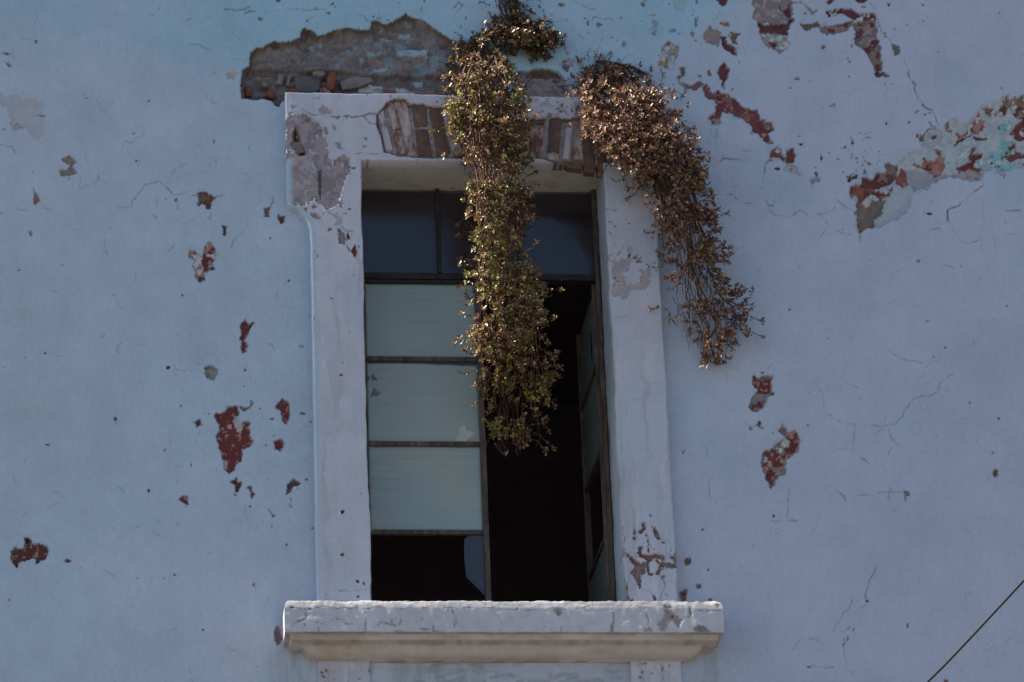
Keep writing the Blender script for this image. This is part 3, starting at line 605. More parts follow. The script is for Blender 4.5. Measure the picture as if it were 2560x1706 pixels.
q([(412, 148), (440, 150), (430, 160)], DARK, .004, 2); q([(395, 515), (420, 505), (415, 550), (435, 570), (400, 545)], EARTH, .004, 3); q([(325, 560), (345, 545), (345, 580)], GREYG, .003, 3)
wall.crack(vp('T', [(290, 510), (335, 555), (395, 530)]), 1.4, GREYG); wall.crack(vp('T', [(475, 120), (500, 95)]), 1.5)
q([(505, 430), (516, 430), (512, 442)], DARK, .004, 1); q([(502, 590), (512, 590), (508, 602)], DARK, .004, 1)
q2 = lambda poly, *a, **kw: p(vp('H', poly), *a, **kw)
q2([(1112, 765), (1152, 768), (1150, 795), (1130, 810), (1115, 790)], BROWN, .006, 3, rim=DARK); q2([(1085, 985), (1128, 968), (1122, 1050), (1090, 1050)], (.20, .15, .16), .005, 3, rim=BROWN); q2([(1088, 985), (1120, 978), (1115, 1008)], RED, .002, 3)
q2([(1198, 940), (1220, 932), (1220, 955), (1202, 958)], BROWN, .004, 2, rim=DARK); q2([(1260, 1035), (1298, 1018), (1290, 1040)], BROWN, .003, 3); q2([(1222, 572), (1242, 576), (1230, 586)], DARK, .003, 2)
q2([(1100, 80), (1120, 55), (1122, 80), (1105, 95)], BROWN, .003, 2); q2([(1228, 85), (1238, 88), (1232, 102)], BROWN, .003, 2)
q = lambda poly, *a, **kw: p(vp('V', poly), *a, **kw)
q([(628, 945), (645, 920), (660, 940), (642, 955)], EARTH, .004, 2); q([(172, 1442), (212, 1440), (210, 1455), (180, 1458)], DARK, .004, 2); q([(455, 1162), (472, 1165), (466, 1188)], DARK, .004, 2); q([(487, 1212), (500, 1215), (494, 1242)], DARK, .003, 2)
q([(1240, 1545), (1275, 1545), (1280, 1580), (1240, 1580)], (.22, .09, .08), .004, 3)
for v, pts, wd in (('V', [(705, 670), (700, 715), (660, 790), (635, 880), (625, 920)], 1.8), ('V', [(600, 990), (640, 965)], 1.3), ('V', [(465, 1235), (472, 1260), (458, 1290), (475, 1320)], 1.6), ('V', [(540, 1130), (490, 1160)], .9),
                   ('V', [(395, 1240), (395, 1150), (430, 1090), (490, 1000), (520, 940)], 1.0), ('V', [(470, 1330), (480, 1450), (550, 1510)], .9), ('V', [(210, 1450), (380, 1446)], 1.0), ('V', [(70, 1330), (130, 1235), (230, 1230), (300, 1275), (380, 1278)], .9),
                   ('T', [(800, 200), (860, 290), (880, 430), (1000, 520), (1140, 535), (1300, 548), (1400, 535), (1470, 450), (1530, 360), (1590, 322), (1700, 312), (1740, 230), (1830, 160)], 1.1),
                   ('T', [(1115, 545), (1108, 620), (1090, 715)], 1.2), ('T', [(870, 742), (990, 715), (1088, 718), (1150, 770), (1210, 828)], 1.3), ('T', [(1360, 570), (1380, 640), (1440, 690), (1480, 665)], 1.0), ('T', [(1390, 700), (1340, 780)], .9),
                   ('T', [(1350, 0), (1440, 45), (1600, 85)], 1.2), ('T', [(610, 920), (620, 1000), (615, 1220)], 1.0), ('T', [(490, 1250), (560, 1240), (690, 1240), (750, 1250)], .9), ('T', [(960, 1010), (1030, 1060), (1040, 1130)], .9), ('T', [(1360, 990), (1360, 1080), (1400, 1200)], 1.0), ('T', [(1120, 1060), (1350, 1030), (1480, 1040)], 1.0), ('T', [(30, 960), (40, 1060), (100, 1110)], 1.0), ('T', [(860, 1210), (820, 1290), (780, 1380)], .9), ('T', [(1030, 100), (1020, 200), (1060, 240), (1140, 270)], .8),
                   ('L', [(1150, 1050), (1220, 1045), (1330, 1025), (1390, 990), (1480, 995), (1610, 970)], 2.0), ('L', [(1480, 995), (1560, 1010), (1600, 1035)], 2.2), ('L', [(1415, 1305), (1480, 1310), (1540, 1370), (1630, 1385)], 2.0), ('L', [(1550, 915), (1630, 920)], 2.0), ('L', [(1450, 903), (1475, 908)], 1.8), ('L', [(1475, 1060), (1475, 1230)], 1.0), ('L', [(1465, 1250), (1500, 1235)], 1.4),
                   ('L', [(1750, 1040), (1740, 1150), (1720, 1250)], 1.4), ('L', [(1700, 1280), (1720, 1300)], 1.5), ('L', [(1385, 980), (1400, 920)], 1.0),
                   ('P', [(700, 1290), (735, 1315), (755, 1290)], 1.8), ('P', [(720, 1330), (760, 1385), (860, 1390), (920, 1340), (980, 1390), (1080, 1365), (1150, 1320)], 1.1), ('P', [(1160, 1290), (1250, 1340)], 1.2), ('P', [(1050, 1380), (1100, 1440), (1060, 1510), (1030, 1560)], 1.0), ('P', [(1100, 1460), (1240, 1500)], .9),
                   ('P', [(1865, 1340), (1870, 1430)], 1.1), ('P', [(1900, 1465), (1940, 1540), (2000, 1560), (2060, 1540)], 1.4), ('P', [(1740, 1465), (1810, 1462)], 1.4), ('P', [(2240, 1350), (2330, 1350)], 1.6), ('P', [(2210, 565), (2230, 585)], 2.5),
                   ('B', [(1140, 370), (1220, 385), (1290, 430), (1330, 500), (1390, 515), (1540, 500), (1590, 390), (1640, 350)], 1.7), ('B', [(1590, 400), (1680, 440), (1750, 480)], 1.3), ('B', [(1310, 0), (1400, 40), (1450, 90), (1520, 90)], 1.7), ('B', [(1760, 620), (1830, 545), (1860, 525), (1930, 580), (2000, 575)], 1.7), ('B', [(1490, 200), (1510, 160), (1600, 175), (1690, 185)], 1.7), ('B', [(1920, 590), (1910, 660)], 1.4), ('B', [(1280, 240), (1290, 290), (1400, 380)], .9), ('B', [(1140, 210), (1250, 205)], 1.6), ('B', [(2060, 160), (2110, 150)], 1.6), ('B', [(2120, 210), (2110, 340), (2130, 370)], 1.6), ('B', [(120, 80), (180, 20), (240, 50), (150, 130)], 1.3),
                   ('A', [(0, 92), (100, 95), (190, 100), (250, 75)], 1.6), ('A', [(205, 140), (240, 110), (340, 100)], 1.7), ('A', [(380, 125), (520, 110), (640, 90), (740, 98), (1000, 92)], 1.2), ('A', [(1300, 160), (1360, 145), (1395, 190), (1440, 205)], 1.6), ('A', [(95, 575), (160, 590), (200, 605), (240, 560)], 1.8), ('A', [(490, 300), (500, 390)], .9), ('A', [(1510, 50), (1520, 160)], .8), ('A', [(2240, 95), (2300, 20), (2340, 60)], 1.3), ('A', [(1200, 200), (1210, 260)], .8),
                   ('Q', [(1230, 115), (1260, 130), (1300, 70)], 1.3), ('Q', [(1480, 185), (1570, 155), (1600, 180)], 1.2), ('Q', [(1140, 1565), (1190, 1510), (1290, 1465), (1400, 1570)], 1.0), ('Q', [(1360, 1490), (1420, 1400), (1530, 1330)], .9), ('Q', [(650, 1560), (655, 1460)], .9), ('Q', [(680, 1525), (770, 1490), (800, 1460), (880, 1490)], .9), ('Q', [(0, 1185), (90, 1190), (130, 1250)], .9), ('Q', [(2010, 1415), (2030, 1430), (2025, 1560)], 1.1), ('Q', [(1540, 370), (1600, 360), (1750, 420)], 1.0), ('Q', [(690, 810), (720, 800)], 2.2), ('Q', [(2050, 1170), (2035, 1220)], 1.4), ('Q', [(1730, 840), (1735, 800)], .9),
                   ('R', [(980, 170), (1060, 80), (1160, 32), (1230, 80), (1275, 135), (1390, 115)], 1.0), ('R', [(850, 230), (965, 232), (965, 180)], .9), ('R', [(585, 20), (590, 90), (545, 145)], 1.0), ('R', [(595, 85), (690, 65), (720, 0)], 1.0), ('R', [(300, 205), (360, 250), (440, 280)], .9), ('R', [(1830, 330), (1820, 380), (1745, 435), (1690, 520)], 1.2), ('R', [(770, 420), (770, 510), (795, 580)], .9), ('R', [(1000, 720), (970, 800)], .9), ('R', [(1150, 160), (1155, 215)], 1.3), ('R', [(1130, 290), (1150, 320)], 1.4), ('R', [(90, 170), (130, 240), (190, 250)], .8), ('R', [(1305, 195), (1310, 245)], 1.0)):
    wall.crack(vp(v, pts), wd*1.12, alpha=.68 if wd > 1.3 else .5)
r = random.Random(5)                                       # hairlines
for i in range(85):
    x = r.uniform(0, 2560); y = r.uniform(0, 1706); a = r.choice((0, 1.57, 3.14, 4.71))+r.gauss(0, .5); pts = [(x, y)]
    for j in range(r.randint(3, 9)):
        a += r.gauss(0, .45); x += 17*math.cos(a); y += 17*math.sin(a); pts.append((x, y))
    wall.crack(pts, .5, (.22, .24, .28), alpha=.45, jag=4, depth=.001)
for i in range(520):                                       # nicks and short crazing all over the coat
    x = r.uniform(0, 2560); y = r.uniform(0, 1706); a = r.choice((0, 0, 1.57, 3.14))+r.gauss(0, .55); pts = [(x, y)]; L = r.uniform(4, 15)
    for j in range(r.randint(1, 3)):
        a += r.gauss(0, .6); x += L*math.cos(a); y += L*math.sin(a); pts.append((x, y))
    wall.crack(pts, r.uniform(.5, 1.1), (.22, .27, .34), alpha=r.uniform(.25, .7), jag=3, depth=.0015)
wall.specks(170, 1, (0, 0, 2560, 1706), [DARK, BROWN, DGREY, EARTH, GREYG], 4.5)
wall.specks(110, 2, (1440, 0, 2350, 560), [DARK, BROWN, DGREY, GREYG, (.2, .22, .25)], 5.5)
wall.specks(45, 3, (1340, 0, 1760, 260), [(.2, .24, .3), BROWN, DGREY, (.17, .2, .25)], 8)
wall.specks(45, 4, (560, 0, 1180, 130), [(.25, .3, .36), DGREY, BROWN], 6)
wall.specks(60, 5, (2080, 330, 2200, 440), [(.3, .32, .38), DGREY], 5)
wall.specks(30, 6, (400, 960, 800, 1450), [DARK, BROWN, DRED], 5)
# apron under the sill: flaked paint
ap = (px > 930) & (px < 1575) & (py > 1640) & (WX < 2)
wall.H[ap] += .010*(fbm(WX[ap]*15+4*big[ap], WZ[ap]*34, 5, 2)-.5)
f1 = sstep(.60, .66, fbm(WX[ap]*12+6*mid[ap], WZ[ap]*40+5*mid[ap], 5, 5))[:, None]*.5
wall.C[ap] = wall.C[ap]*(1-f1)+np.array((.27, .29, .31))*f1

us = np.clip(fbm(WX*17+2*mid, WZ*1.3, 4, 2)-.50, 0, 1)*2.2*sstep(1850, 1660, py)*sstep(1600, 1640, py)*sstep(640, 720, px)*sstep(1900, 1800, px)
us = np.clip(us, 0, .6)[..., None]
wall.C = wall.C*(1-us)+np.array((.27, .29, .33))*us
cx_ = (WX[:-1, :-1]+WX[1:, 1:])/2; cz_ = (WZ[:-1, :-1]+WZ[1:, 1:])/2
keep = ~((cx_ > SX0+.03) & (cx_ < SX1-.03) & (cz_ > OL-.10) & (cz_ < ZT-.03))
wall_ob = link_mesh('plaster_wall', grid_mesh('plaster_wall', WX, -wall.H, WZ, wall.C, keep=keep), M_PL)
tag(wall_ob, 'pale blue plaster wall of an old building, paint peeled to red and grey', 'wall', kind='thing')
# pieces of the old masonry in the hole
def mason(v, poly, yf, yb, mtl, name):
    return prism(name, [at(a, b, yf) for a, b in vp(v, poly)], yf, yb, mtl, wall_ob, inset=.006, rough=.005)
tl = mason('A', [(1035, 700), (1100, 710), (1100, 770), (1082, 850), (1055, 882), (1004, 852), (1012, 790)], .012, .12, M_TILE, 'clay_tile')
mason('A', [(690, 752), (780, 740), (960, 762), (945, 880), (900, 905), (740, 905), (690, 830)], .052, .14, M_STONE, 'stone')
mason('A', [(640, 880), (690, 862), (742, 880), (740, 925), (650, 925)], .035, .12, M_TILE, 'brick')
mason('A', [(205, 850), (240, 838), (272, 850), (268, 930), (215, 938)], .045, .12, M_TILE, 'brick')
mason('A', [(420, 895), (490, 888), (492, 950), (470, 965), (415, 935)], .042, .12, M_TILE, 'brick')
mason('A', [(632, 730), (668, 728), (640, 838), (605, 832)], .046, .12, M_LSTONE, 'stone')
mason('A', [(530, 722), (585, 718), (570, 828), (505, 820)], .056, .12, M_LSTONE, 'stone')
mason('A', [(370, 812), (410, 806), (432, 840), (380, 850)], .044, .12, M_LSTONE, 'stone')
mason('A', [(870, 705), (970, 690), (1000, 720), (960, 750), (880, 728)], .020, .12, M_LSTONE, 'stone')
mason('A', [(1130, 800), (1290, 745), (1440, 755), (1470, 800), (1330, 850), (1160, 880)], .052, .14, M_LSTONE, 'stone')
mason('A', [(940, 862), (990, 850), (1050, 885), (1040, 915), (940, 915)], .035, .12, M_BP, 'brick')
mason('B', [(880, 720), (1060, 715), (1120, 760), (1080, 790), (890, 775)], .052, .14, M_BR, 'brick')
mason('B', [(1085, 720), (1150, 725), (1195, 790), (1130, 795)], .054, .14, M_BR, 'brick')

# unseen flat roof, added with a narrow eave sized to shade the wall
box('unseen_roof_slab', (0, 4-.015, Z_ROOF+.15), (32, 8.06, .3), M_ROOF, wall_ob, bev=.01)
# dark room behind the window
room = empty('dark_room', (0, .3, 8)); tag(room, kind='structure')
rx0, rx1, rz0, rz1, ry = XL-1.6, XR+1.6, OL-1.0, ZH+.9, 5.0
def room_quad(n, pts):
    me = bpy.data.meshes.new(n); me.from_pydata([Vector(q)-Vector((0, .3, 8)) for q in pts], [], [(0, 1, 2, 3)]); return link_mesh(n, me, M_ROOM, room)
room_quad('room_back_wall', [(rx0, ry, rz0), (rx1, ry, rz0), (rx1, ry, rz1), (rx0, ry, rz1)])
room_quad('room_side_wall', [(rx0, .32, rz0), (rx0, ry, rz0), (rx0, ry, rz1), (rx0, .32, rz1)])
room_quad('room_side_wall', [(rx1, .32, rz0), (rx1, ry, rz0), (rx1, ry, rz1), (rx1, .32, rz1)])
room_quad('room_floor', [(rx0, .32, rz0), (rx1, .32, rz0), (rx1, ry, rz0), (rx0, ry, rz0)])
room_quad('room_ceiling', [(rx0, .32, rz1), (rx1, .32, rz1), (rx1, ry, rz1), (rx0, ry, rz1)])
for a in ((rx0, XL-.02, rz0, rz1), (XR+.02, rx1, rz0, rz1), (XL-.02, XR+.02, ZH+.02, rz1), (XL-.02, XR+.02, rz0, OL-.06)):
    room_quad('room_front_wall', [(a[0], .32, a[2]), (a[1], .32, a[2]), (a[1], .32, a[3]), (a[0], .32, a[3])])

# ------------------------------------------------------------------ window surround
sur = empty('window_surround', ((XL+XR)/2, 0, OL)); tag(sur, 'chipped white plaster surround with eared lintel and moulded sill around the window', 'window surround', kind='thing')
SURO = Vector(sur.location)
SUR_BASE = np.array((.50, .515, .60))
def sur_base(sh):
    b = fbm(sh.X*1.9, sh.Z*1.9, 4, 2)-.5; c = fbm(sh.X*9, sh.Z*9, 4, 5)-.5
    sh.C = SUR_BASE*(1+.22*b+.14*c)[..., None]
    bl = sstep(.52, .66, fbm(sh.X*2.6, sh.Z*1.5, 4, 6))[..., None]*.5
    sh.C = sh.C*(1-bl)+np.array((.43, .50, .60))*bl
    sh.C *= (1+.09*(fbm(sh.X*26, sh.Z*2.2, 3, 3)-.5))[..., None]
    dst = np.clip(fbm(sh.X*21+1.5*c, sh.Z*1.1, 4, 4)-.56, 0, 1)*3.2*np.clip(.6+2.5*b, 0, 1)
    sh.C = sh.C*(1-dst)[..., None]+np.array((.33, .32, .34))*dst[..., None]
    sh.H += .006*b+.003*c+.0014*(fbm(sh.X*40, sh.Z*34, 3, 1)-.5)
def wob(t, amp, s, fr=6): return amp*2*(fbm(t*fr, t*0+s*3.7, 4, s)-.5)
def strip(z0, z1, xl, xr, dz=.005, dx=.005):
    nz = max(2, int((z1-z0)/dz)); z = np.linspace(z0, z1, nz+1)
    a, b = xl(z), xr(z); nx = max(2, int(np.max(b-a)/dx)); t = np.linspace(0, 1, nx+1)
    X = a[:, None]+(b-a)[:, None]*t[None, :]; Z = np.repeat(z[:, None], nx+1, 1)
    return X, Z
def to_local(o):
    o.location = -SURO
    return o
# jambs; the ears end in a quarter round above each jamb
zE0 = at(*vp('C', [(110, 965)])[0], Y_SUR)[2]; zE1 = at(*vp('C', [(320, 1290)])[0], Y_SUR)[2]
def ear_off(z):
    hgt = (zE0-z)/(zE0-zE1)
    e = np.interp(hgt, [0, .03, .08, .13, .2, .3, .42, .62, 1.0], [0, .04, .16, .40, .58, .76, .88, .96, 1.0])
    return e*(SX0-EX0)
jl = Sheet(*strip(OL-.02, ZH, lambda z: EX0+ear_off(z)+wob(z, .003, 1)+wob(z, .012, 6, 22)*np.clip(ear_off(z)/(SX0-EX0)*(1.02-ear_off(z)/(SX0-EX0))*4, 0, 1), lambda z: XL+wob(z, .011, 2, 5)), Y_SUR, SUR_BASE); sur_base(jl)
jr = Sheet(*strip(OL-.02, ZH, lambda z: XR+wob(z, .011, 3, 5), lambda z: EX1-ear_off(z)+wob(z, .004, 4)), Y_SUR, SUR_BASE); sur_base(jr)
ecap = [(-.14, .30)]
lx = np.linspace(EX0, EX1, int((EX1-EX0)/.005)+1); nlz = int((ZT-ZH)/.005)
LXg = np.repeat(lx[None, :], nlz+1, 0)
ztop = ZT+wob(lx, .008, 5, 9); LZg = ZH+(ztop-ZH)[None, :]*np.linspace(0, 1, nlz+1)[:, None]
lin = Sheet(LXg, LZg, Y_SUR, SUR_BASE); sur_base(lin)

ear = vp('C', [(112, 300), (180, 262), (260, 268), (300, 318), (372, 330), (398, 400), (440, 560), (470, 655), (530, 585), (604, 620), (614, 700), (572, 800), (545, 900), (512, 985), (420, 1015), (330, 905), (300, 965), (105, 965)])
for sh in (jl, lin):
    sh.patch(ear, (.285, .25, .268), .004, 9, spots=[((.325, .285, .305), .53, 30, 3), (SUR_BASE*.9, .70, 18, 4), ((.245, .212, .228), .58, 15, 5)], rim=None, mott=.5)
    sh.patch(vp('C', [(125, 600), (280, 585), (340, 700), (330, 860), (200, 830), (130, 760)]), (.40, .37, .40), -.002, 16, alpha=.6, spots=[((.28, .24, .26), .54, 12, 4)])
    sh.patch(vp('C', [(360, 720), (385, 705), (392, 840), (378, 940), (365, 860)]), (.17, .15, .155), .008, .3)
    sh.patch(vp('C', [(165, 400), (195, 370), (215, 450), (255, 520), (255, 570), (170, 575), (160, 500)]), (.25, .22, .23), .010, 5)
    sh.patch(vp('C', [(165, 572), (255, 555), (258, 585), (235, 592), (200, 580)]), (.20, .07, .05), .012, 3)
    sh.patch(vp('C', [(178, 380), (198, 390), (195, 470), (170, 460)]), (.13, .085, .06), .012, 5)
    sh.patch(vp('C', [(300, 1040), (350, 1045), (400, 1110), (385, 1118), (320, 1080)]), (.30, .24, .25), .004, 5)
    sh.patch(vp('C', [(410, 1040), (520, 1030), (560, 1100), (520, 1140), (500, 1080)]), (.38, .32, .34), .003, 9, alpha=.7)
    sh.patch(vp('C', [(514, 1165), (575, 1195), (580, 1250), (572, 1290), (514, 1290)]), (.24, .23, .245), .006, 3, rim=None)
    sh.patch(vp('C', [(580, 1195), (608, 1205), (612, 1235), (590, 1255)]), RED, .005, 4)
    sh.patch(vp('C', [(625, 1350), (648, 1300), (672, 1345), (672, 1395), (645, 1385)]), RED, .005, 4)
    sh.patch(vp('C', [(365, 230), (410, 180), (430, 220), (480, 240), (470, 262), (370, 262)]), (.34, .28, .29), .003, 7, alpha=.8)
    sh.patch(vp('C', [(150, 200), (195, 185), (192, 230), (150, 235)]), (.33, .29, .30), .003, 5, alpha=.8)
    sh.patch(vp('C', [(412, 370), (432, 370), (438, 420), (415, 425)]), MAUVE, .003, 4, alpha=.85); sh.patch(vp('C', [(475, 365), (500, 365), (500, 395), (480, 395)]), MAUVE, .003, 4, alpha=.85)
    sh.patch(vp('C', [(505, 490), (535, 490), (545, 540), (515, 545)]), MAUVE, .003, 6, alpha=.85); sh.patch(vp('C', [(720, 450), (748, 450), (745, 470)]), MAUVE, .003, 4)
    sh.patch(vp('C', [(510, 1000), (545, 940), (552, 975), (540, 1015)]), MAUVE, .003, 5, alpha=.8)
    sh.crack(vp('C', [(240, 235), (300, 265), (360, 270), (430, 290), (510, 298), (580, 285), (610, 272), (640, 290), (730, 275), (810, 262)]), 2.2, (.16, .14, .13))
    sh.crack(vp('C', [(720, 280), (770, 340), (820, 350)]), 2.0, (.16, .14, .13)); sh.crack(vp('C', [(575, 1240), (600, 1340), (660, 1390)]), 1.8, (.2, .13, .12)); sh.crack(vp('C', [(540, 1140), (600, 1180), (640, 1185)]), 1.4)
    sh.crack(vp('C', [(650, 590), (760, 575), (860, 578)]), 1.2); sh.crack(vp('C', [(700, 560), (740, 510)]), 1.2)
    sh.specks(40, 21, (720, 235, 1100, 420), [MAUVE, GREY, DGREY], 6); sh.specks(30, 22, (730, 400, 910, 700), [MAUVE, GREY, (.3, .15, .15)], 6)
jw = sstep(.040, .020, jl.X-jl.X[:, :1]+.010*(jl.n1))[..., None]*.8
jl.C = jl.C*(1-jw)+np.array((.39, .51, .62))*jw
jl.specks(12, 23, (780, 700, 920, 1500), [DGREY, BROWN], 4)
for a in ((855, 1281), (857, 1386), (893, 1453), (895, 1490)):
    jl.patch([(a[0]-4, a[1]-3), (a[0]+3, a[1]-4), (a[0]+4, a[1]+3), (a[0]-2, a[1]+4)], DARK, .006, 2)
jl.crack(vp('G', [(330, 380), (420, 385), (500, 365)]), .6, (.33, .32, .35), .5); jl.crack(vp('J', [(480, 50), (620, 75), (850, 60)]), .9, alpha=.5)
# right jamb
jr.patch(vp('I', [(180, 460), (320, 440), (335, 480), (330, 560), (260, 575), (300, 620), (310, 680), (360, 670), (430, 690), (440, 590), (430, 560), (520, 530), (530, 690), (440, 720), (340, 720), (330, 770), (290, 810), (250, 770), (190, 775), (170, 690), (250, 660), (190, 610), (175, 520)]),
         (.37, .335, .36), .003, 8, mott=.15, alpha=.9)
jr.patch(vp('I', [(310, 330), (370, 340), (370, 400), (330, 425), (310, 380)]), (.37, .33, .35), .003, 7, alpha=.85); jr.patch(vp('I', [(180, 20), (220, 5), (240, 15), (205, 42)]), (.37, .33, .35), .003, 4); jr.patch(vp('I', [(322, 408), (340, 405), (340, 425), (325, 428)]), DARK, .006, 2)
jr.patch(vp('I', [(370, 430), (400, 430), (395, 455), (370, 450)]), MAUVE, .003, 5); jr.patch(vp('I', [(390, 475), (440, 470), (450, 485), (395, 490)]), MAUVE, .003, 4); jr.patch(vp('I', [(220, 390), (260, 380), (255, 420), (225, 420)]), (.37, .33, .35), .003, 7)
jr.crack(vp('I', [(160, 220), (200, 260), (205, 310), (190, 330)]), 1.4); jr.crack(vp('I', [(360, 480), (420, 490), (500, 485), (585, 500)]), 1.4); jr.crack(vp('I', [(145, 470), (150, 420), (185, 405)]), 2.2, (.2, .18, .18)); jr.crack(vp('I', [(120, 10), (190, 15)]), 1.2)
HB = (.27, .205, .19)
for poly in ([(818, 690), (852, 682), (845, 735), (900, 742), (990, 748), (985, 772), (920, 765), (885, 800), (895, 870), (876, 875), (868, 770), (818, 752)], [(858, 600), (880, 635), (888, 690), (890, 740), (872, 742), (878, 680)], [(832, 545), (860, 535), (862, 575), (830, 605), (818, 592), (840, 575)],
             [(905, 565), (925, 570), (962, 640), (950, 655), (925, 625)], [(748, 748), (800, 770), (835, 800), (862, 795), (865, 868), (825, 872), (842, 940), (828, 955), (800, 905), (770, 862), (800, 820), (770, 790)], [(915, 760), (950, 790), (1062, 805), (1060, 822), (965, 822), (950, 868), (935, 862), (950, 812)], [(1040, 750), (1060, 715), (1072, 730), (1062, 785), (1020, 760)], [(790, 590), (800, 640), (788, 645)]):
    jr.patch(vp('H', poly), HB, .008, 4, spots=[((.25, .10, .09), .57, 14, 4), (DGREY, .6, 10, 5)], rim=(.33, .31, .33))
jr.patch(vp('H', [(735, 930), (748, 930), (765, 1045), (740, 1045)]), (.27, .24, .24), .006, 4); jr.patch(vp('H', [(765, 1030), (785, 1025), (785, 1050), (755, 1050)]), RED, .004, 4); jr.patch(vp('H', [(900, 990), (935, 1020), (945, 1050), (915, 1045)]), BROWN, .004, 4)
for pts in ([(820, 960), (900, 995), (975, 990), (985, 930), (960, 880)], [(960, 640), (1020, 660)], [(1025, 655), (1025, 720)], [(780, 530), (792, 590)], [(735, 735), (750, 750)], [(970, 1000), (965, 1045)], [(720, 560), (725, 750)]):
    jr.crack(vp('H', pts), 1.5, (.22, .19, .18))
jr.patch(vp('H', [(890, 478), (906, 480), (905, 495), (892, 495)]), DARK, .005, 2); jr.specks(26, 31, (1560, 1330, 1700, 1510), [BROWN, DGREY, MAUVE], 5); jr.specks(26, 32, (1510, 540, 1650, 720), [MAUVE, DGREY], 5)
jr.crack(vp('F', [(1140, 1100), (1290, 1085), (1400, 1090)]), .7, (.33, .32, .35), .6); jr.crack(vp('F', [(1130, 460), (1250, 450)]), .7, (.33, .32, .35), .5)
# lintel: plaster fallen from the brick arch
brk1 = vp('A', [(1490, 1112), (1560, 1058), (1590, 1000), (1660, 962), (1795, 965), (1820, 1018), (1950, 1012), (2080, 1045), (2160, 1050), (2280, 1000), (2700, 1000), (2800, 1560), (2250, 1550), (1980, 1545), (1720, 1530), (1565, 1485), (1540, 1340), (1490, 1210)])
brk2 = vp('B', [(600, 1130), (880, 1158), (950, 1162), (1040, 1142), (1130, 1140), (1250, 1160), (1330, 1148), (1420, 1140), (1560, 1170), (1640, 1250), (1700, 1500), (1720, 1720), (1480, 1720), (1240, 1640), (1180, 1600), (1090, 1580), (1000, 1550), (600, 1540)])
for brk in (brk1, brk2):
    k, sd = lin.patch(brk, EARTH, 0, 1, edge=1.0, mott=.2)
    sd = poly_sd(lin.px[k], lin.py[k], brk)+5*lin.n1[k]+.8*lin.n2[k]
    ins = sstep(1.2, -1.2, sd); dp = sstep(0, -8, sd)
    nn = fbm(lin.px[k]/9, lin.py[k]/9, 4, 3)-.5
    lin.H[k] -= ins*(.013+.012*dp-.014*nn)
    t = (ins*sstep(-3, -9, sd))[:, None]
    lin.C[k] = lin.C[k]*(1-t)+np.array((.27, .255, .265))*(1+.8*nn)[:, None]*t
lin.patch(vp('B', [(600, 945), (1340, 945), (1400, 1000), (1380, 1130), (1250, 1155), (900, 1155), (600, 1130)]), (.50, .47, .50), 0, 6, alpha=.55, spots=[((.30, .25, .26), .56, 12, 3)])
lin.specks(26, 41, (1320, 240, 1460, 295), [MAUVE, GREY, BROWN], 6)
jr.patch(vp('D', [(560, 540), (690, 540), (700, 640), (680, 720), (560, 700)]), (.20, .15, .13), .018, 5)

ol = to_local(slab_from_sheet('jamb', jl, Y_SUR, .03, sur, open_=('top',), lround=.014)); orr = to_local(slab_from_sheet('jamb', jr, Y_SUR, .03, sur, open_=('top',), lround=-.014))
lintel = to_local(slab_from_sheet('lintel', lin, Y_SUR, .03, sur, open_=('bottom',)))
def arch_brick(v, poly, mtl, yf=None, parent=lintel):
    yf = Y_SUR+.016+random.uniform(-.004, .004) if yf is None else yf
    return prism('brick', [at(a, b, Y_SUR+.015) for a, b in vp(v, poly)], yf, Y_SUR+.07, mtl, parent, inset=.005)
for v, poly, mtl in (('A', [(1505, 1115), (1562, 1066), (1600, 1230), (1655, 1470), (1585, 1480), (1545, 1300)], M_BW), ('A', [(1592, 1003), (1662, 990), (1722, 1262), (1658, 1270)], M_BP), ('A', [(1672, 980), (1740, 975), (1792, 1010), (1890, 1515), (1805, 1522)], M_BP), ('A', [(1652, 1284), (1722, 1276), (1790, 1512), (1695, 1508)], M_BP),
                     ('A', [(1838, 1035), (1985, 1040), (1992, 1235), (1862, 1240)], M_BR), ('A', [(1872, 1268), (2000, 1262), (2045, 1530), (1908, 1526)], M_BR), ('A', [(2012, 1085), (2118, 1068), (2212, 1522), (2085, 1524)], M_BR), ('A', [(2150, 1085), (2250, 1060), (2340, 1525), (2238, 1528)], M_BP),
                     ('A', [(2275, 1060), (2380, 1050), (2460, 1530), (2365, 1530)], M_BR), ('A', [(2410, 1050), (2520, 1050), (2590, 1540), (2490, 1540)], M_BP),
                     ('B', [(600, 1160), (690, 1160), (700, 1530), (620, 1530)], M_BR), ('B', [(725, 1180), (850, 1175), (848, 1545), (735, 1545)], M_BR), ('B', [(882, 1168), (1025, 1180), (1020, 1215), (885, 1212)], M_BR), ('B', [(882, 1235), (1015, 1238), (1008, 1545), (875, 1540)], M_BP),
                     ('B', [(1082, 1165), (1195, 1172), (1168, 1488), (1055, 1482)], M_BR), ('B', [(1060, 1500), (1165, 1500), (1180, 1580), (1050, 1560)], M_BP), ('B', [(1240, 1240), (1300, 1245), (1262, 1555), (1200, 1550)], M_BW), ('B', [(1325, 1250), (1402, 1250), (1400, 1560), (1290, 1560)], M_BP),
                     ('B', [(1425, 1180), (1500, 1180), (1520, 1690), (1415, 1680)], M_BR), ('B', [(1525, 1185), (1610, 1200), (1650, 1690), (1545, 1700)], M_BR), ('B', [(1195, 1575), (1400, 1580), (1400, 1660), (1250, 1640)], M_BR)):
    b = arch_brick(v, poly, mtl)
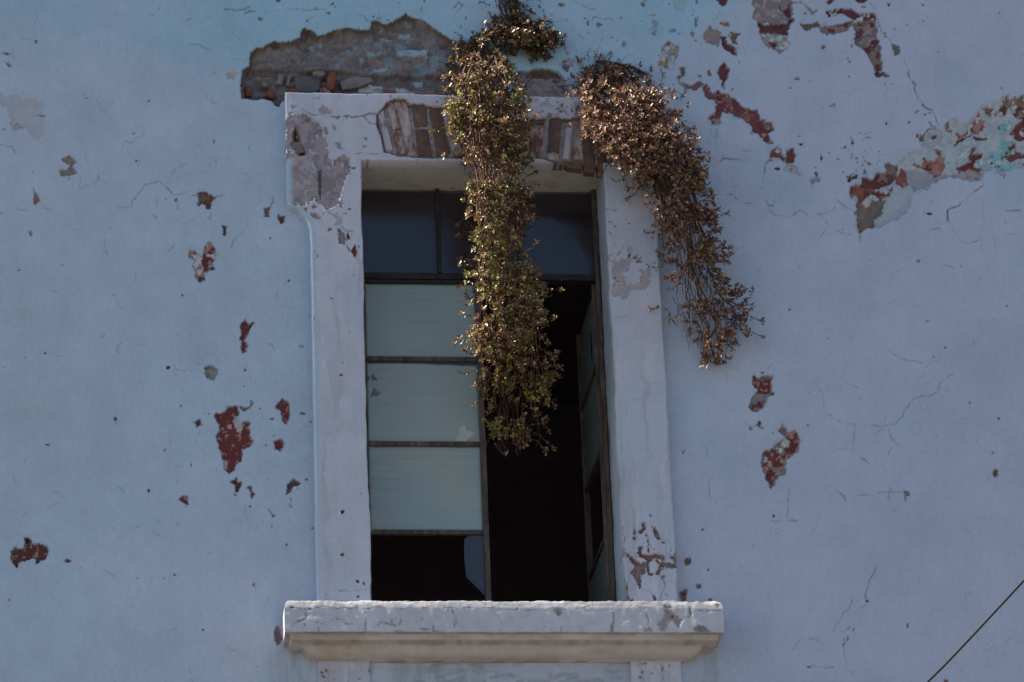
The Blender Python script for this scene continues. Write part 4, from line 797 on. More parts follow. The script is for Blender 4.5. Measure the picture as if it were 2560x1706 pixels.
# soffit and reveals of the opening
def reveal(name, P00, P10, P11, P01, n, m_, base, yamp=.002):
    """bilinear sheet between four corners, rows n, columns m_"""
    u = np.linspace(0, 1, n+1)[:, None, None]; v = np.linspace(0, 1, m_+1)[None, :, None]
    P = (1-u)*(1-v)*np.array(P00)+u*(1-v)*np.array(P10)+u*v*np.array(P11)+(1-u)*v*np.array(P01)
    return P
# soffit: follows the front edge of the lintel where plaster fell
sx = np.linspace(XL-.005, XR+.005, 300); sv = np.linspace(0, 1, 50)
hz = np.interp(sx, lx, lin.H[2, :])
SXg = np.repeat(sx[None, :], 50, 0); yf = Y_SUR-hz+.007
SYg = yf[None, :]*(1-sv[:, None])+.30*sv[:, None]
SZg = ZH+.0005+.006*(fbm(SXg*7, SYg*7, 3, 2)-.5)*sv[:, None]
ch = sstep(.62, .70, fbm(SXg*9, SYg*14, 4, 5))[..., None]*.5
SCg = np.array((.50, .48, .46))*(1+.25*(fbm(SXg*6, SYg*12, 4, 3)-.5))[..., None]*(1-ch)+np.array((.36, .32, .29))*ch
to_local(link_mesh('soffit', grid_mesh('soffit', SXg, SYg, SZg, SCg, flip=True), M_PL, sur))
for (X0, side, sh, colidx, wseed) in ((XL, 1, jl, -1, 2), (XR, -1, jr, 0, 3)):
    zr = np.linspace(OL-.02, ZH, 420); yv = np.linspace(0, 1, 40)
    xe = np.interp(zr, sh.Z[:, colidx], sh.X[:, colidx])
    Zg = np.repeat(zr[:, None], 40, 1); Yg = (Y_SUR+.006)*(1-yv[None, :])+.30*yv[None, :]+0*Zg
    Xg = xe[:, None]*(1-yv[None, :])+X0*yv[None, :]+.005*(fbm(Zg*8, Yg*8, 3, 6)-.5)
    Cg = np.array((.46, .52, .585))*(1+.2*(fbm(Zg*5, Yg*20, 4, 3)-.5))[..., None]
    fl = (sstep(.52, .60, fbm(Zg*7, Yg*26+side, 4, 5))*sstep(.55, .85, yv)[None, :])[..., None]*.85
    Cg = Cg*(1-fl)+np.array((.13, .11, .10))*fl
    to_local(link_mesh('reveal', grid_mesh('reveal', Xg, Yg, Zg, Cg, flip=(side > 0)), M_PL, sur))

# sill: profiles swept round three sides
def sweep(name, prof, xl, xr, base, seed, step=.006, rough=.004, dmg=0, wear=None, parent=sur):
    pr = [prof[0]]
    for a, b in zip(prof[:-1], prof[1:]):
        n = max(1, int(math.hypot(b[0]-a[0], b[1]-a[1])/step))
        for i in range(1, n+1): pr.append((a[0]+(b[0]-a[0])*i/n, a[1]+(b[1]-a[1])*i/n))
    pr = np.array(pr); np_ = len(pr)
    nside = 30; nf = int((xr-xl)/step)
    ts = np.concatenate([np.linspace(0, 1, nside, endpoint=False), 1+np.linspace(0, 1, nf, endpoint=False), 2+np.linspace(0, 1, nside+1)])
    o = pr[:, 0][:, None]; z = pr[:, 1][:, None]; t = ts[None, :]
    X = np.where(t <= 1, xl-o, np.where(t <= 2, (xl-o)+(xr-xl+2*o)*(t-1), xr+o))
    Y = np.where(t <= 1, .04+(-o-.04)*t, np.where(t <= 2, -o, -o+(o+.04)*(t-2)))
    Z = z+0*t
    nx = np.where(t < 1, -1.0, np.where(t <= 2, 0, 1.0)); ny = np.where((t >= 1) & (t <= 2), -1.0, 0)
    U = X-Y*np.where(t < 1, -1, np.where(t > 2, 1, 0))          # runs round the corner
    n1 = fbm(U*6, (Z+o)*6, 4, seed)-.5; n2 = fbm(U*26, (Z-o)*26, 4, seed+1)-.5; n3 = fbm(U*70, (Z-o)*70, 3, seed+2)-.5
    d = rough*(1.6*n1+1.0*n2+.5*n3)
    C = np.array(base)*(1+.22*n1+.22*n2)[..., None]
    X = X+d*nx; Y = Y+d*ny; Z = Z+.5*rough*n2
    return X, Y, Z, C, U, n1, n2
def slab_end(prof0):
    return prof0
sxl = at(711, 1545, -.21)[0]+.21; sxr = at(1809, 1545, -.21)[0]-.21
zt = OL
prof = [(0, zt+.004), (.12, zt+.002), (.165, zt), (.184, zt-.004), (.196, zt-.012), (.204, zt-.023), (.208, zt-.036), (.21, zt-.05), (.21, zt-.172), (.207, zt-.177), (.15, zt-.179), (.0, zt-.179)]
X, Y, Z, C, U, n1, n2 = sweep('slab', prof, sxl, sxr, (.53, .535, .585), 3, rough=.0028)
C = C*(1-sstep(.050, .012, zt-Z)*(.30+.30*sstep(.35, .6, fbm(U*10, Z*40, 4, 2))))[..., None]  # colour darkened along the top to tone down its sunlit edge
# broken upper arris: notches and chips
nz = fbm(U*9, U*0+.5, 4, 6)-.5; nz2 = fbm(U*34, U*0+2.5, 3, 4)-.5
topw = sstep(.050, .0, zt-Z)
Z = Z-topw*(.013*np.clip(nz, -.05, 1)+.012*nz2)*sstep(.08, .17, -Y)
lump = fbm(U*24, Z*60, 3, 7)-.5
lump2 = fbm(U*60, Z*110, 3, 2)-.5
Y = Y-(.007*lump+.007*lump2)*topw*(-Y > .1)
sl_ = Sheet(X, Z, -.21, (1, 1, 1)); sl_.C = C; sl_.px, sl_.py = proj(X, Y, Z)
sl_.n1 = fbm(sl_.px/17, sl_.py/17, 4, 1)-.5; sl_.n2 = fbm(sl_.px/5, sl_.py/5, 3, 2)-.5; sl_.n3 = fbm(sl_.px/34, sl_.py/34, 4, 3)
under = Z < zt-.174
for v, pts, wd in (('J', [(60, 232), (180, 235), (300, 245), (420, 225), (600, 238), (800, 235), (1060, 232), (1280, 242), (1420, 235), (1480, 225), (1700, 235), (1930, 232), (2350, 250)], 1.0), ('J', [(115, 410), (150, 370), (220, 350), (255, 340), (250, 270)], 1.3), ('J', [(350, 380), (400, 342)], 1.2), ('J', [(410, 390), (480, 362), (560, 355), (630, 340), (630, 310)], 1.7), ('J', [(630, 370), (650, 390), (710, 392)], 2.0), ('J', [(825, 240), (850, 310), (840, 470)], 1.4), ('J', [(960, 410), (970, 385), (1000, 382)], 1.9), ('J', [(1030, 385), (1090, 390), (1095, 340)], 1.6), ('J', [(1110, 395), (1140, 410), (1175, 390), (1185, 330)], 1.9), ('J', [(1400, 340), (1370, 390), (1380, 435), (1450, 445)], 1.5), ('J', [(1510, 240), (1515, 275)], 1.8), ('J', [(1690, 260), (1710, 330), (1720, 380), (1720, 430)], 1.5), ('J', [(1120, 465), (1250, 465)], 1.2), ('J', [(1510, 465), (1610, 465)], 1.8), ('J', [(2090, 270), (2150, 350), (2172, 385), (2170, 465)], 1.4), ('J', [(2150, 250), (2300, 255)], 1.2),
                   ('J', [(1420, 160), (1440, 225)], 2.6), ('J', [(1770, 175), (1775, 235)], 2.6), ('J', [(2085, 195), (2100, 240)], 2.4), ('J', [(240, 390), (245, 405)], 2.2), ('J', [(750, 455), (760, 480)], 2.2), ('J', [(375, 430), (380, 480)], 1.3), ('J', [(590, 290), (560, 340)], 1.0), ('J', [(1510, 400), (1510, 480)], 1.2),
                   ('K', [(905, 290), (915, 340), (905, 430), (905, 475)], 1.5), ('K', [(1250, 280), (1245, 330), (1270, 340), (1265, 380), (1215, 400), (1210, 450)], 1.7), ('K', [(410, 420), (410, 490)], 1.4), ('K', [(300, 440), (295, 470)], 1.8), ('K', [(230, 410), (240, 420)], 2.4), ('K', [(1110, 240), (1200, 235), (1260, 232)], 2.6), ('K', [(1740, 262), (1990, 260)], 1.0), ('K', [(0, 250), (180, 265)], 1.2), ('K', [(560, 240), (640, 225), (720, 200)], 2.0), ('K', [(1990, 265), (1995, 300)], 2.5), ('K', [(610, 420), (605, 470)], 1.3), ('K', [(1600, 180), (1610, 240)], 1.2)):
    sl_.crack(vp(v, pts), wd, (.17, .155, .155), .8, jag=4, depth=.0006)
for poly, c in (([(1355, 380), (1400, 340), (1430, 300), (1420, 235), (1470, 215), (1495, 260), (1540, 300), (1590, 350), (1560, 430), (1540, 420), (1500, 360), (1450, 370), (1420, 440), (1390, 470), (1360, 440)], (.29, .25, .25)), ([(1690, 475), (1700, 440), (1740, 402), (1810, 415), (1890, 475)], (.23, .215, .22)), ([(1212, 475), (1230, 435), (1290, 432), (1305, 475)], (.33, .28, .28)),
                ([(340, 245), (400, 245), (400, 275), (345, 272)], (.33, .30, .31)), ([(1660, 230), (1685, 225), (1675, 310), (1650, 330), (1655, 280)], (.20, .17, .16)), ([(1590, 285), (1615, 280), (1610, 305)], (.2, .17, .16)), ([(890, 430), (910, 400), (930, 435), (915, 455)], (.2, .17, .15)), ([(1930, 205), (1990, 195), (1990, 215), (1940, 222)], (.28, .25, .24)), ([(370, 280), (400, 275), (400, 300), (380, 300)], (.28, .2, .16)), ([(1480, 310), (1500, 310), (1500, 330), (1480, 330)], DARK), ([(1420, 215), (1490, 225), (1480, 245), (1430, 240)], (.26, .2, .17))):
    sl_.patch(vp('K', poly), c, .0012, 5, rim=(.38, .36, .37))
for poly, c in (([(100, 225), (140, 228), (140, 242), (100, 238)], DARK), ([(275, 240), (300, 235), (300, 255), (285, 265)], (.25, .15, .08)), ([(160, 160), (200, 160), (200, 178), (165, 175)], (.28, .2, .16)), ([(640, 380), (655, 378), (660, 400), (640, 400)], TAN), ([(1710, 400), (1725, 395), (1725, 430), (1715, 430)], DARK), ([(1165, 390), (1185, 385), (1175, 408)], DARK)):
    sl_.patch(vp('J', poly), c, .0012, 2)
Y = Y-sl_.H
uC = np.array((.42, .38, .36))*(1+.5*n2)[..., None]
du = sstep(.50, .60, fbm(U*7, Y*30, 4, 3))[..., None]*.55
uC = uC*(1-du)+np.array((.24, .20, .185))*du
C = np.where(under[..., None], uC, sl_.C)
me = grid_mesh('sill_slab', X, Y, Z, C, sharp=60)
sill = to_local(link_mesh('sill', me, M_PL, sur))
prof = [(.0, zt-.178), (.184, zt-.1775), (.183, zt-.182), (.181, zt-.201), (.176, zt-.206), (.118, zt-.208), (.113, zt-.211)]
for i in range(1, 9):
    a = i/8*math.pi/2
    prof.append((.108-.078*(1-math.cos(a)), zt-.213-.041*math.sin(a)))
prof += [(.029, zt-.258), (.0, zt-.259)]
X, Y, Z, C, U, n1, n2 = sweep('moulding', prof, sxl, sxr, (.47, .435, .41), 5, rough=.0025)
dj = sstep(.50, .72, fbm(U*4, Z*26, 5, 2))[..., None]*.45
C = C*(1-dj)+np.array((.33, .27, .21))*dj
edge_d = (.6*np.exp(-((Z-(zt-.207+.004*(n2)))/.003)**2)+np.exp(-((Z-(zt-.26))/.005)**2))*sstep(.42, .72, fbm(U*17, Z*60+.3, 5, 1))
C = C*(1-.6*edge_d[..., None])+np.array((.20, .16, .10))*.6*edge_d[..., None]
o = link_mesh('moulding', grid_mesh('moulding', X, Y, Z, C, sharp=60), M_PL, sill)
# fluted pilasters carrying the sill
for pts, nm in (((795, 925), 'pilaster'), ((1577, 1703), 'pilaster')):
    x0 = at(pts[0], 1670, -.028)[0]; x1 = at(pts[1], 1670, -.028)[0]
    X, Z = strip(zt-1.5, zt-.254, lambda z: x0+wob(z, .004, 5), lambda z: x1+wob(z, .005, 6))
    sh = Sheet(X, Z, -.028, SUR_BASE); sur_base(sh)
    u = (X-x0)/(x1-x0); zz = sstep(zt-.285, zt-.305, Z)
    for c in (.28, .68):
        sh.H -= .012*zz*sstep(.10, .06, np.abs(u-c))
    k = sstep(.5, .62, fbm(X*16, Z*3, 4, 3))[..., None]*.30
    sh.C = sh.C*(1-k)+np.array((.42, .37, .38))*k
    sh.patch(vp('J', [(862, 830), (885, 820), (890, 880), (870, 870)]), (.26, .18, .13), .008, 4); sh.crack(vp('K', [(1170, 785), (1240, 780)]), 1.5); sh.specks(20, 51, (790, 1660, 920, 1706), [MAUVE, GREY], 4); sh.specks(30, 52, (1580, 1660, 1700, 1706), [MAUVE, GREY], 4)
    to_local(slab_from_sheet(nm, sh, -.028, .02, sur))

# ------------------------------------------------------------------ the window
win = empty('window', ((XL+XR)/2, Y_FR, OL)); WO = Vector(win.location)
tag(win, 'old brown framed casement window with whitewashed and broken panes, right leaf open', 'window', kind='thing')
def wl(o): o.location = -WO; return o
FW = .026
zTop = at(1200, 464, Y_FR)[2]; zTr = (at(905, 689, Y_FR)[2]+at(1492, 697, Y_FR)[2])/2; zBot = OL-.02
xl_, xr_ = XL+.002, XR-.004
fr = []
frame = box('frame_head', ((xl_+xr_)/2, Y_FR+.02, zTop-.002), (xr_-xl_, .055, .030), M_FRAMED, win); wl(frame); frame.name = 'head_rail'
wl(box('stile', (xl_+.007, Y_FR+.02, (zTop+zBot)/2), (.014, .052, zTop-zBot-.034), M_FRAMED, win))
wl(box('stile', (xr_-.011, Y_FR+.02, (zTop+zBot)/2), (.022, .052, zTop-zBot-.034), M_FRAME, win))
wl(box('transom', ((xl_+xr_)/2, Y_FR+.02, zTr), (xr_-xl_-.046, .058, .034), M_FRAMED, win))
xm1 = at(1096, 570, Y_FR)[0]; xm2 = xm1+(xm1-xl_)
for xm in (xm1, xm2): wl(box('mullion', (xm, Y_FR+.02, (zTop+zTr)/2), (.022, .046, zTop-zTr-.050), M_FRAMED, win))
xb = [xl_+.014, xm1, xm2, xr_-.022]
for i in range(3):
    a, b = xb[i]+(.012 if i else .001), xb[i+1]-(.012 if i < 2 else .001)
    wl(box('glass_pane', ((a+b)/2, Y_FR+.022, (zTop+zTr)/2+.001), (b-a, .004, zTop-zTr-.052), M_GLASS, win, bev=0))
# casements
X_ML = at(1205, 1000, Y_FR)[0]; 
rails = [at(1050, 897, Y_FR)[2], at(1060, 1109, Y_FR)[2], at(1060, 1330, Y_FR)[2]]
z1 = zTr-.019
CW = X_ML+.012-(xl_+.014)
def pane_sheet(w_, h_, seed, kind, origin_px):
    nx, nz = int(w_/.004), int(h_/.004)
    x = np.linspace(0, w_, nx+1); z = np.linspace(0, h_, nz+1); X, Z = np.meshgrid(x, z)
    st = fbm(X*1.6+.8*Z, Z*150+3*X+seed*3, 3, seed)-.5
    st2 = fbm(X*7, Z*45+6*np.sin(X*4+seed), 4, seed+2)-.5
    bg_ = fbm(X*3, Z*3, 3, seed+1)-.5
    C = np.array((.285, .365, .368))*(1+.07*st+.06*st2+.25*(fbm(X*2.2+seed, Z*2.6, 3, seed+4)-.5))[..., None]
    if seed == 3:
        C *= (1+.10*sstep(.003, -.003, np.abs(X-.41*w_)-.002)-.07*sstep(-.01, .01, .62*h_+.12*X-Z))[..., None]
    g = sstep(-.1, .2, bg_)[..., None]*(.9 if seed == 3 else .45)
    C = C*(1-g)+np.array((.315, .362, .325))*(1+.10*st)[..., None]*g
    thin = sstep(.60, .72, fbm(X*2.5, Z*110+4*X+seed, 4, seed+3)); C = C*(1-.06*thin[..., None])
    ed = np.minimum.reduce([X, w_-X, Z, h_-Z]); e = sstep(.012, .0, ed+.006*(fbm(X*20, Z*20, 3, 2)-.5))[..., None]
    C = C*(1-.5*e)
    return X, Z, C
def casement(parent, frm, with_paint, seed0):
    """a leaf built flat: local x 0..CW from the hinge, z as in the building; frm maps (x, depth, z) to the window's place"""
    def put(o): o.matrix_local = frm; return o
    H_ = z1-zBot
    parts = []
    for cx, wdt in ((.006, .012), (CW-.014, .028)):
        put(box('stile', (cx, .0, (z1+zBot)/2), (wdt, .034, H_), M_FRAME, parent))
    put(box('rail', (CW/2-.008, 0, z1-.010), (CW-.042, .032, .020), M_FRAMED, parent))
    for zr in rails: put(box('rail', (CW/2-.008, 0, zr), (CW-.042, .026, .024), M_FRAME, parent))
    put(box('rail', (CW/2-.008, 0, zBot+.02), (CW-.042, .034, .04), M_FRAME, parent))
    zs_ = [z1-.020]+[q for zr in rails for q in (zr+.012, zr-.012)]+[zBot+.04]
    for i in range(4):
        zt_, zb_ = zs_[2*i], zs_[2*i+1]; w_ = CW-.041; h_ = zt_-zb_
        if with_paint[i]:
            X, Z, C = pane_sheet(w_, h_, seed0+i, 0, None)
            D = np.zeros(X.shape)
            if seed0 > 4: C = C*.55                        # panes darkened in colour for the shade inside the room
            if with_paint[i] == 'stain':
                sx_, sz_ = (X/w_), (Z/h_)
                st = sstep(.50, .57, fbm(X*40, Z*22, 4, 4)-.35*np.abs((sx_-.055)/.04)*.5-.35*np.clip(np.abs(sz_-.69)/.17-.6, 0, 2)+.03)
                C = C*(1-.8*st[..., None])+np.array((.035, .055, .10))*.8*st[..., None]
                wv = sstep(-.004, .004, Z-(h_-.012-.008*sstep(.3, .95, sx_)+.007*(fbm(X*14, X*0, 3, 3)-.5)))
                C = C*(1-.9*wv[..., None])+np.array((.02, .025, .05))*.9*wv[..., None]
            keepm = None
            if with_paint[i] == 'split':
                cxm = (X[:-1, :-1]+X[1:, 1:])/2; czm = (Z[:-1, :-1]+Z[1:, 1:])/2
                cen = .30*w_+.03*np.sin(czm*9); keepm = ~((np.abs(cxm-cen) < .030*sstep(.02, .2, czm)*sstep(h_*.75, h_*.45, czm)))
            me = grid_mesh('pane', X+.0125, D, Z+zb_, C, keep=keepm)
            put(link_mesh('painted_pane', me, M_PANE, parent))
    return zs_
cl = empty('casement'); cl.parent = win
frmL = Matrix.Translation(Vector((xl_+.014, Y_FR+.014, 0))-WO)
zs_ = casement(cl, frmL, ['p', 'stain', 'p', None], 1)
# shard left in the lowest pane, scrap of paper behind the second
def flat(name, poly, y, thick, mtl, parent, vw):
    P = [at(a, b, y) for a, b in vp(vw, poly)]; n = len(P)
    V = [(q[0], y-thick/2, q[2]) for q in P]+[(q[0], y+thick/2, q[2]) for q in P]
    Fc = [tuple(range(n))[::-1], tuple(range(n, 2*n))]+[(i, (i+1) % n, (i+1) % n+n, i+n) for i in range(n)]
    me = bpy.data.meshes.new(name); me.from_pydata([Vector(v)-WO for v in V], [], Fc); me.update()
    return link_mesh(name, me, mtl, parent)
M_SHARD = noise_mat('painted_reflection_glass', (.036, .042, .060), (.050, .056, .078), 20, rough=.25, thr=(.3, .7), bump=.05, spec=.5)  # the shard's reflection is painted into this grey-blue base colour
M_PAPER = noise_mat('white_paper', (.42, .45, .44), (.52, .54, .53), 30, rough=.8, thr=(.3, .7), bump=.2)
tag(flat('glass_shard', [(1243, 645), (1278, 617), (1372, 622), (1376, 1010), (1330, 960), (1258, 892), (1246, 800), (1242, 740)], Y_FR+.014, .004, M_SHARD, cl, 'G'), 'broken grey glass shard')
flat('paper_scrap', [(908, 1512), (938, 1462), (945, 1398), (988, 1382), (1000, 1428), (1062, 1440), (1060, 1460), (1015, 1492), (995, 1518)], Y_FR+.0125, .001, M_PAPER, cl, 'E')
co = empty('open_casement'); co.parent = win; co['label'] = 'casement leaf swung open into the dark room'
ang = math.radians(91.5)
hx = xr_-.024
rotm = Matrix(((-math.cos(ang-math.pi)*-1, 0, 0, 0), (0, 1, 0, 0), (0, 0, 1, 0), (0, 0, 0, 1)))
dirx = Vector((-math.cos(math.radians(88.5))*1.0, math.sin(math.radians(88.5)), 0))
nrm = Vector((0, 0, 1)).cross(dirx)
rm = Matrix((dirx, nrm, Vector((0, 0, 1)))).transposed().to_4x4()
frmR = Matrix.Translation(Vector((hx, Y_FR+.03, 0))-WO) @ rm
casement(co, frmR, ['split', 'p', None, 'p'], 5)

# ------------------------------------------------------------------ creepers
def tube_mesh(paths, radii, sides=4, taper=.45):
    V = []; Q = []
    for P, r0 in zip(paths, radii):
        P = np.asarray(P); n = len(P); T = np.gradient(P, axis=0); T /= np.linalg.norm(T, axis=1)[:, None]+1e-9
        A = np.cross(T, [0.31, .9, .2]); A /= np.linalg.norm(A, axis=1)[:, None]+1e-9; B = np.cross(T, A)
        rr = r0*np.linspace(1, taper, n)
        base = len(V)
        for i in range(n):
            for s_ in range(sides):
                a = 2*math.pi*s_/sides
                V.append(P[i]+rr[i]*(math.cos(a)*A[i]+math.sin(a)*B[i]))
        for i in range(n-1):
            for s_ in range(sides):
                a = base+i*sides+s_; b = base+i*sides+(s_+1) % sides
                Q.append((a, b, b+sides, a+sides))
    return np.array(V), np.array(Q)
LEAF = np.array([(0, 0, 0), (.45, .22, .08), (.78, .22, .06), (1.0, 0, -.05), (.78, -.22, .06), (.45, -.22, .08)])
def leaves_mesh(name, pos, dirs, nrms, size, cols):
    n = len(pos)
    d = dirs/np.linalg.norm(dirs, axis=1)[:, None]
    s_ = np.cross(nrms, d); s_ /= np.linalg.norm(s_, axis=1)[:, None]+1e-9; u = np.cross(d, s_)
    V = pos[:, None, :]+size[:, None, None]*(LEAF[None, :, 0:1]*d[:, None, :]+LEAF[None, :, 1:2]*s_[:, None, :]+LEAF[None, :, 2:3]*u[:, None, :])
    b = (np.arange(n)*6)[:, None]
    q = np.concatenate([b+np.array([[0, 1, 2, 3]]), b+np.array([[0, 3, 4, 5]])], 0)
    C = np.repeat(cols[:, None, :], 6, 1).reshape(-1, 3)
    return np_mesh(name, V.reshape(-1, 3), q, C, smooth=False)
def vine(name, label, rows, dep, ntw, pal, seed, sprigs=(), nstems=18, group=None, lsize=.0205, stem_paths=None, dens=((0, 1), (1, 1)), nhair=260, nwisp=8, back=None, nback=0):
    """rows: (py, x_left, x_right) outline in picture pixels; dep: (py, back, front) distance from the wall"""
    rg = np.random.default_rng(seed); rows = np.array(rows, float); dep = np.array(dep, float)
    ys = np.linspace(rows[0, 0], rows[-1, 0], 400); wd = np.interp(ys, rows[:, 0], rows[:, 2]-rows[:, 1]); cdf = np.cumsum(wd); cdf /= cdf[-1]
    ncl = max(12, ntw//15)
    cpy = np.interp(rg.random(ncl), cdf, ys); cu = rg.uniform(-1, 1, ncl); cv = rg.uniform(-1, 1, ncl)
    cgreen = rg.random(ncl)
    pos, dr, nm, sz, cl = [], [], [], [], []
    stems = []; srad = []
    def place(py_, u_, v_):
        xl2 = np.interp(py_, rows[:, 0], rows[:, 1]); xr2 = np.interp(py_, rows[:, 0], rows[:, 2])
        b_ = np.interp(py_, dep[:, 0], dep[:, 1]); f_ = np.interp(py_, dep[:, 0], dep[:, 2])
        q = math.sqrt(max(0, 1-.75*u_*u_))
        y_ = -((b_+f_)/2+(f_-b_)/2*v_*q)
        return at((xl2+xr2)/2+max(6, (xr2-xl2)/2-14)*u_, py_, y_)
    def leaf(p_, ld, nn, green, sc, bright=False):
        pos.append(p_); dr.append(ld); nm.append(nn); sz.append(lsize*sc*(.6+.75*rg.random()**1.3))
        w_ = green+rg.normal(0, .2)
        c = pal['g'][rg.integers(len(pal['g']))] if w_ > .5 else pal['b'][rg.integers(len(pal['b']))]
        cl.append(np.array(c)*rg.uniform(.36, .82)*(1.4 if bright else .62))  # tip leaves coloured lighter, the others darker, to paint in sunlit contrast
    def twig(p0, d0, L, green, ylim=-9, droop=.9, gap=.017, sc=1.0, tip=True):
        n = max(2, int(L/gap)); P = [np.array(p0)]; d = np.array(d0); d = d/np.linalg.norm(d)
        for i in range(n):
            lift = .10 if i > n*.5 else -droop*.10
            d = d+np.array([rg.normal(0, .15), rg.normal(0, .13)-(.06 if i > n*.5 else 0), rg.normal(0, .10)+lift]); d /= np.linalg.norm(d)
            q = P[-1]+d*L/n; q[1] = max(q[1], ylim); P.append(q)
            for s2 in range(2):
                ld = d*.5+np.array([rg.normal(0, .7), rg.normal(-.2, .6), rg.normal(.0, .55)])
                nn = np.array([rg.normal(-.4, .45), rg.normal(-.5, .45), rg.normal(.5, .45)])
                leaf(P[-1], ld, nn/np.linalg.norm(nn), green, sc*.85)
        if tip:                                            # a rosette of leaves closes the twig
            ax_ = d*.4+np.array([rg.normal(-.32, .3), rg.normal(-.60, .25), rg.normal(.32, .3)]); ax_ /= np.linalg.norm(ax_)
            e1 = np.cross(ax_, [0.2, .3, .9]); e1 /= np.linalg.norm(e1); e2 = np.cross(ax_, e1); a0 = rg.random()*6
            m_ = rg.integers(6, 11)
            for q_ in range(m_):
                a = a0+q_*2.4; sp_ = .45+.55*q_/m_
                rad = math.cos(a)*e1+math.sin(a)*e2
                nn = ax_*sp_+rad*-.45*(1-sp_)+rg.normal(0, .14, 3)
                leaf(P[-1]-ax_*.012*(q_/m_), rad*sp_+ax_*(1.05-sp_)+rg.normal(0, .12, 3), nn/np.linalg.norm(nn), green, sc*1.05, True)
        stems.append(P); srad.append(.0016)
    for i in range(ntw):
        c = rg.integers(ncl)
        py_ = np.clip(cpy[c]+rg.normal(0, 15), rows[0, 0], rows[-1, 0]); u_ = np.clip(cu[c]+rg.normal(0, .24), -1, 1)
        if rg.random() > np.interp(py_, dens[0], dens[1]): continue
        v_ = np.clip(cv[c]+rg.normal(0, .25), -1, 1)
        if c % 3 == 0: v_ = 1.05+rg.normal(.08, .20)
        elif rg.random() < .45: v_ = rg.uniform(.5, 1.1)
        p0 = place(py_, u_, v_); f_ = np.interp(py_, dep[:, 0], dep[:, 2])
        d0 = np.array([.55*u_+rg.normal(0, .45), -.35*max(0, v_)+rg.normal(-.1, .35), rg.normal(-.35, .5)])
        L_ = rg.uniform(.025, .09)
        if rg.random() < .05: L_ = rg.uniform(.11, .19); d0 = np.array([u_*1.2+rg.normal(.1, .4), -.3, rg.normal(-.1, .4)])
        twig(p0, d0, L_, pal['mix']+.6*(cgreen[c]-.5), ylim=-(f_+.035))
    for i in range(nwisp):                                 # loose sprays leaving the right-hand edge
        y_ = rows[0, 0]+(rows[-1, 0]-rows[0, 0])*rg.uniform(.35, .93); p0 = place(y_, rg.uniform(.5, 1), rg.uniform(-.2, .9))
        twig(p0, np.array([rg.uniform(.5, 1.1), -.15, rg.normal(-.25, .5)]), rg.uniform(.06, .15), pal['mix'], droop=.35, gap=.012, sc=.9, ylim=-9)
    for (x0, y0_, x1, y1_, dp, L0) in sprigs:
        a = at(x0, y0_, -dp); b = at(x1, y1_, -dp-rg.uniform(0, .03))
        twig(a, b-a, np.linalg.norm(b-a)*1.05, rg.random()*.7, droop=.25, gap=.010, sc=.9, tip=rg.random() < .5)
    if back is not None:                                   # old shaded growth against the wall
        bk = np.array(back, float); yb_ = np.linspace(bk[0, 0], bk[-1, 0], 200); cb = np.cumsum(np.interp(yb_, bk[:, 0], bk[:, 2]-bk[:, 1])); cb /= cb[-1]
        for i in range(nback):
            y_ = np.interp(rg.random(), cb, yb_); u_ = rg.uniform(0, 1); f_ = np.interp(y_, bk[:, 0], bk[:, 3])
            p0 = at(np.interp(y_, bk[:, 0], bk[:, 1])*(1-u_)+np.interp(y_, bk[:, 0], bk[:, 2])*u_, y_, -f_*rg.uniform(.3, 1))
            twig(p0, np.array([rg.normal(0, .6), -.05, rg.normal(-.15, .6)]), rg.uniform(.03, .08), .12, ylim=-f_-.01, sc=.8, tip=rg.random() < .35)
    zend = at(1280, rows[-1, 0]-25, 0)[2]
    for i in range(nhair):                                 # thin dead runners hanging through the mass
        py_ = np.interp(rg.random(), cdf, ys); u_ = rg.uniform(-.95, .95); P = [place(py_, u_, rg.uniform(-1, .8))]
        for t in range(rg.integers(4, 10)):
            P.append(P[-1]+np.array([rg.normal(0, .006), rg.normal(0, .006), -.024]))
            if P[-1][2] < zend: break
        stems.append(P); srad.append(rg.uniform(.0014, .0028))
    main = []; mr = []
    for i in range(nstems):
        u_ = rg.uniform(-.75, .75); v_ = rg.uniform(-.9, .6); y_ = rows[0, 0]+(rows[-1, 0]-rows[0, 0])*rg.random()**2*.4; P = []
        yend = y_+(rows[-1, 0]-y_)*rg.uniform(.45, .98)
        while y_ < yend:
            P.append(place(y_, u_, v_)); y_ += 16; u_ = np.clip(u_+rg.normal(0, .07), -.9, .9); v_ = np.clip(v_+rg.normal(0, .07), -1, .8)
        if len(P) > 3: main.append(P); mr.append(rg.uniform(.003, .0085))
    for P_ in (stem_paths or []):
        main.append([at(a, b, -dd) for a, b, dd in P_]); mr.append(.009)
    root_px = rows[0]; base = at((root_px[1]+root_px[2])/2, root_px[0], 0)
    e = empty(name, base); tag(e, label, 'vine', group, 'thing')
    off = np.array(base)
    V, Q = tube_mesh(main, mr); so = link_mesh('stem', np_mesh('stem', V-off, Q), M_STEM, e)
    V, Q = tube_mesh(stems, srad, 3); so = link_mesh('twig', np_mesh('twig', V-off, Q), M_STEM, e); so['kind'] = 'stuff'
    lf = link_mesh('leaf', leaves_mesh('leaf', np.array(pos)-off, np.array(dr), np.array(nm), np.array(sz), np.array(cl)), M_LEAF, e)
    lf.name = 'foliage'; lf['kind'] = 'stuff'
    print(name, len(pos))
    return e, off
k = 2560/2353
def dk2(rows): return [(a*k, b*k, c*k, d) for a, b, c, d in rows]
def dk(rows): return [(a*k, b*k, c*k) for a, b, c in rows]
G1 = [(.25, .23, .04), (.36, .30, .05), (.15, .16, .045), (.42, .29, .07), (.34, .29, .11), (.50, .43, .21)]
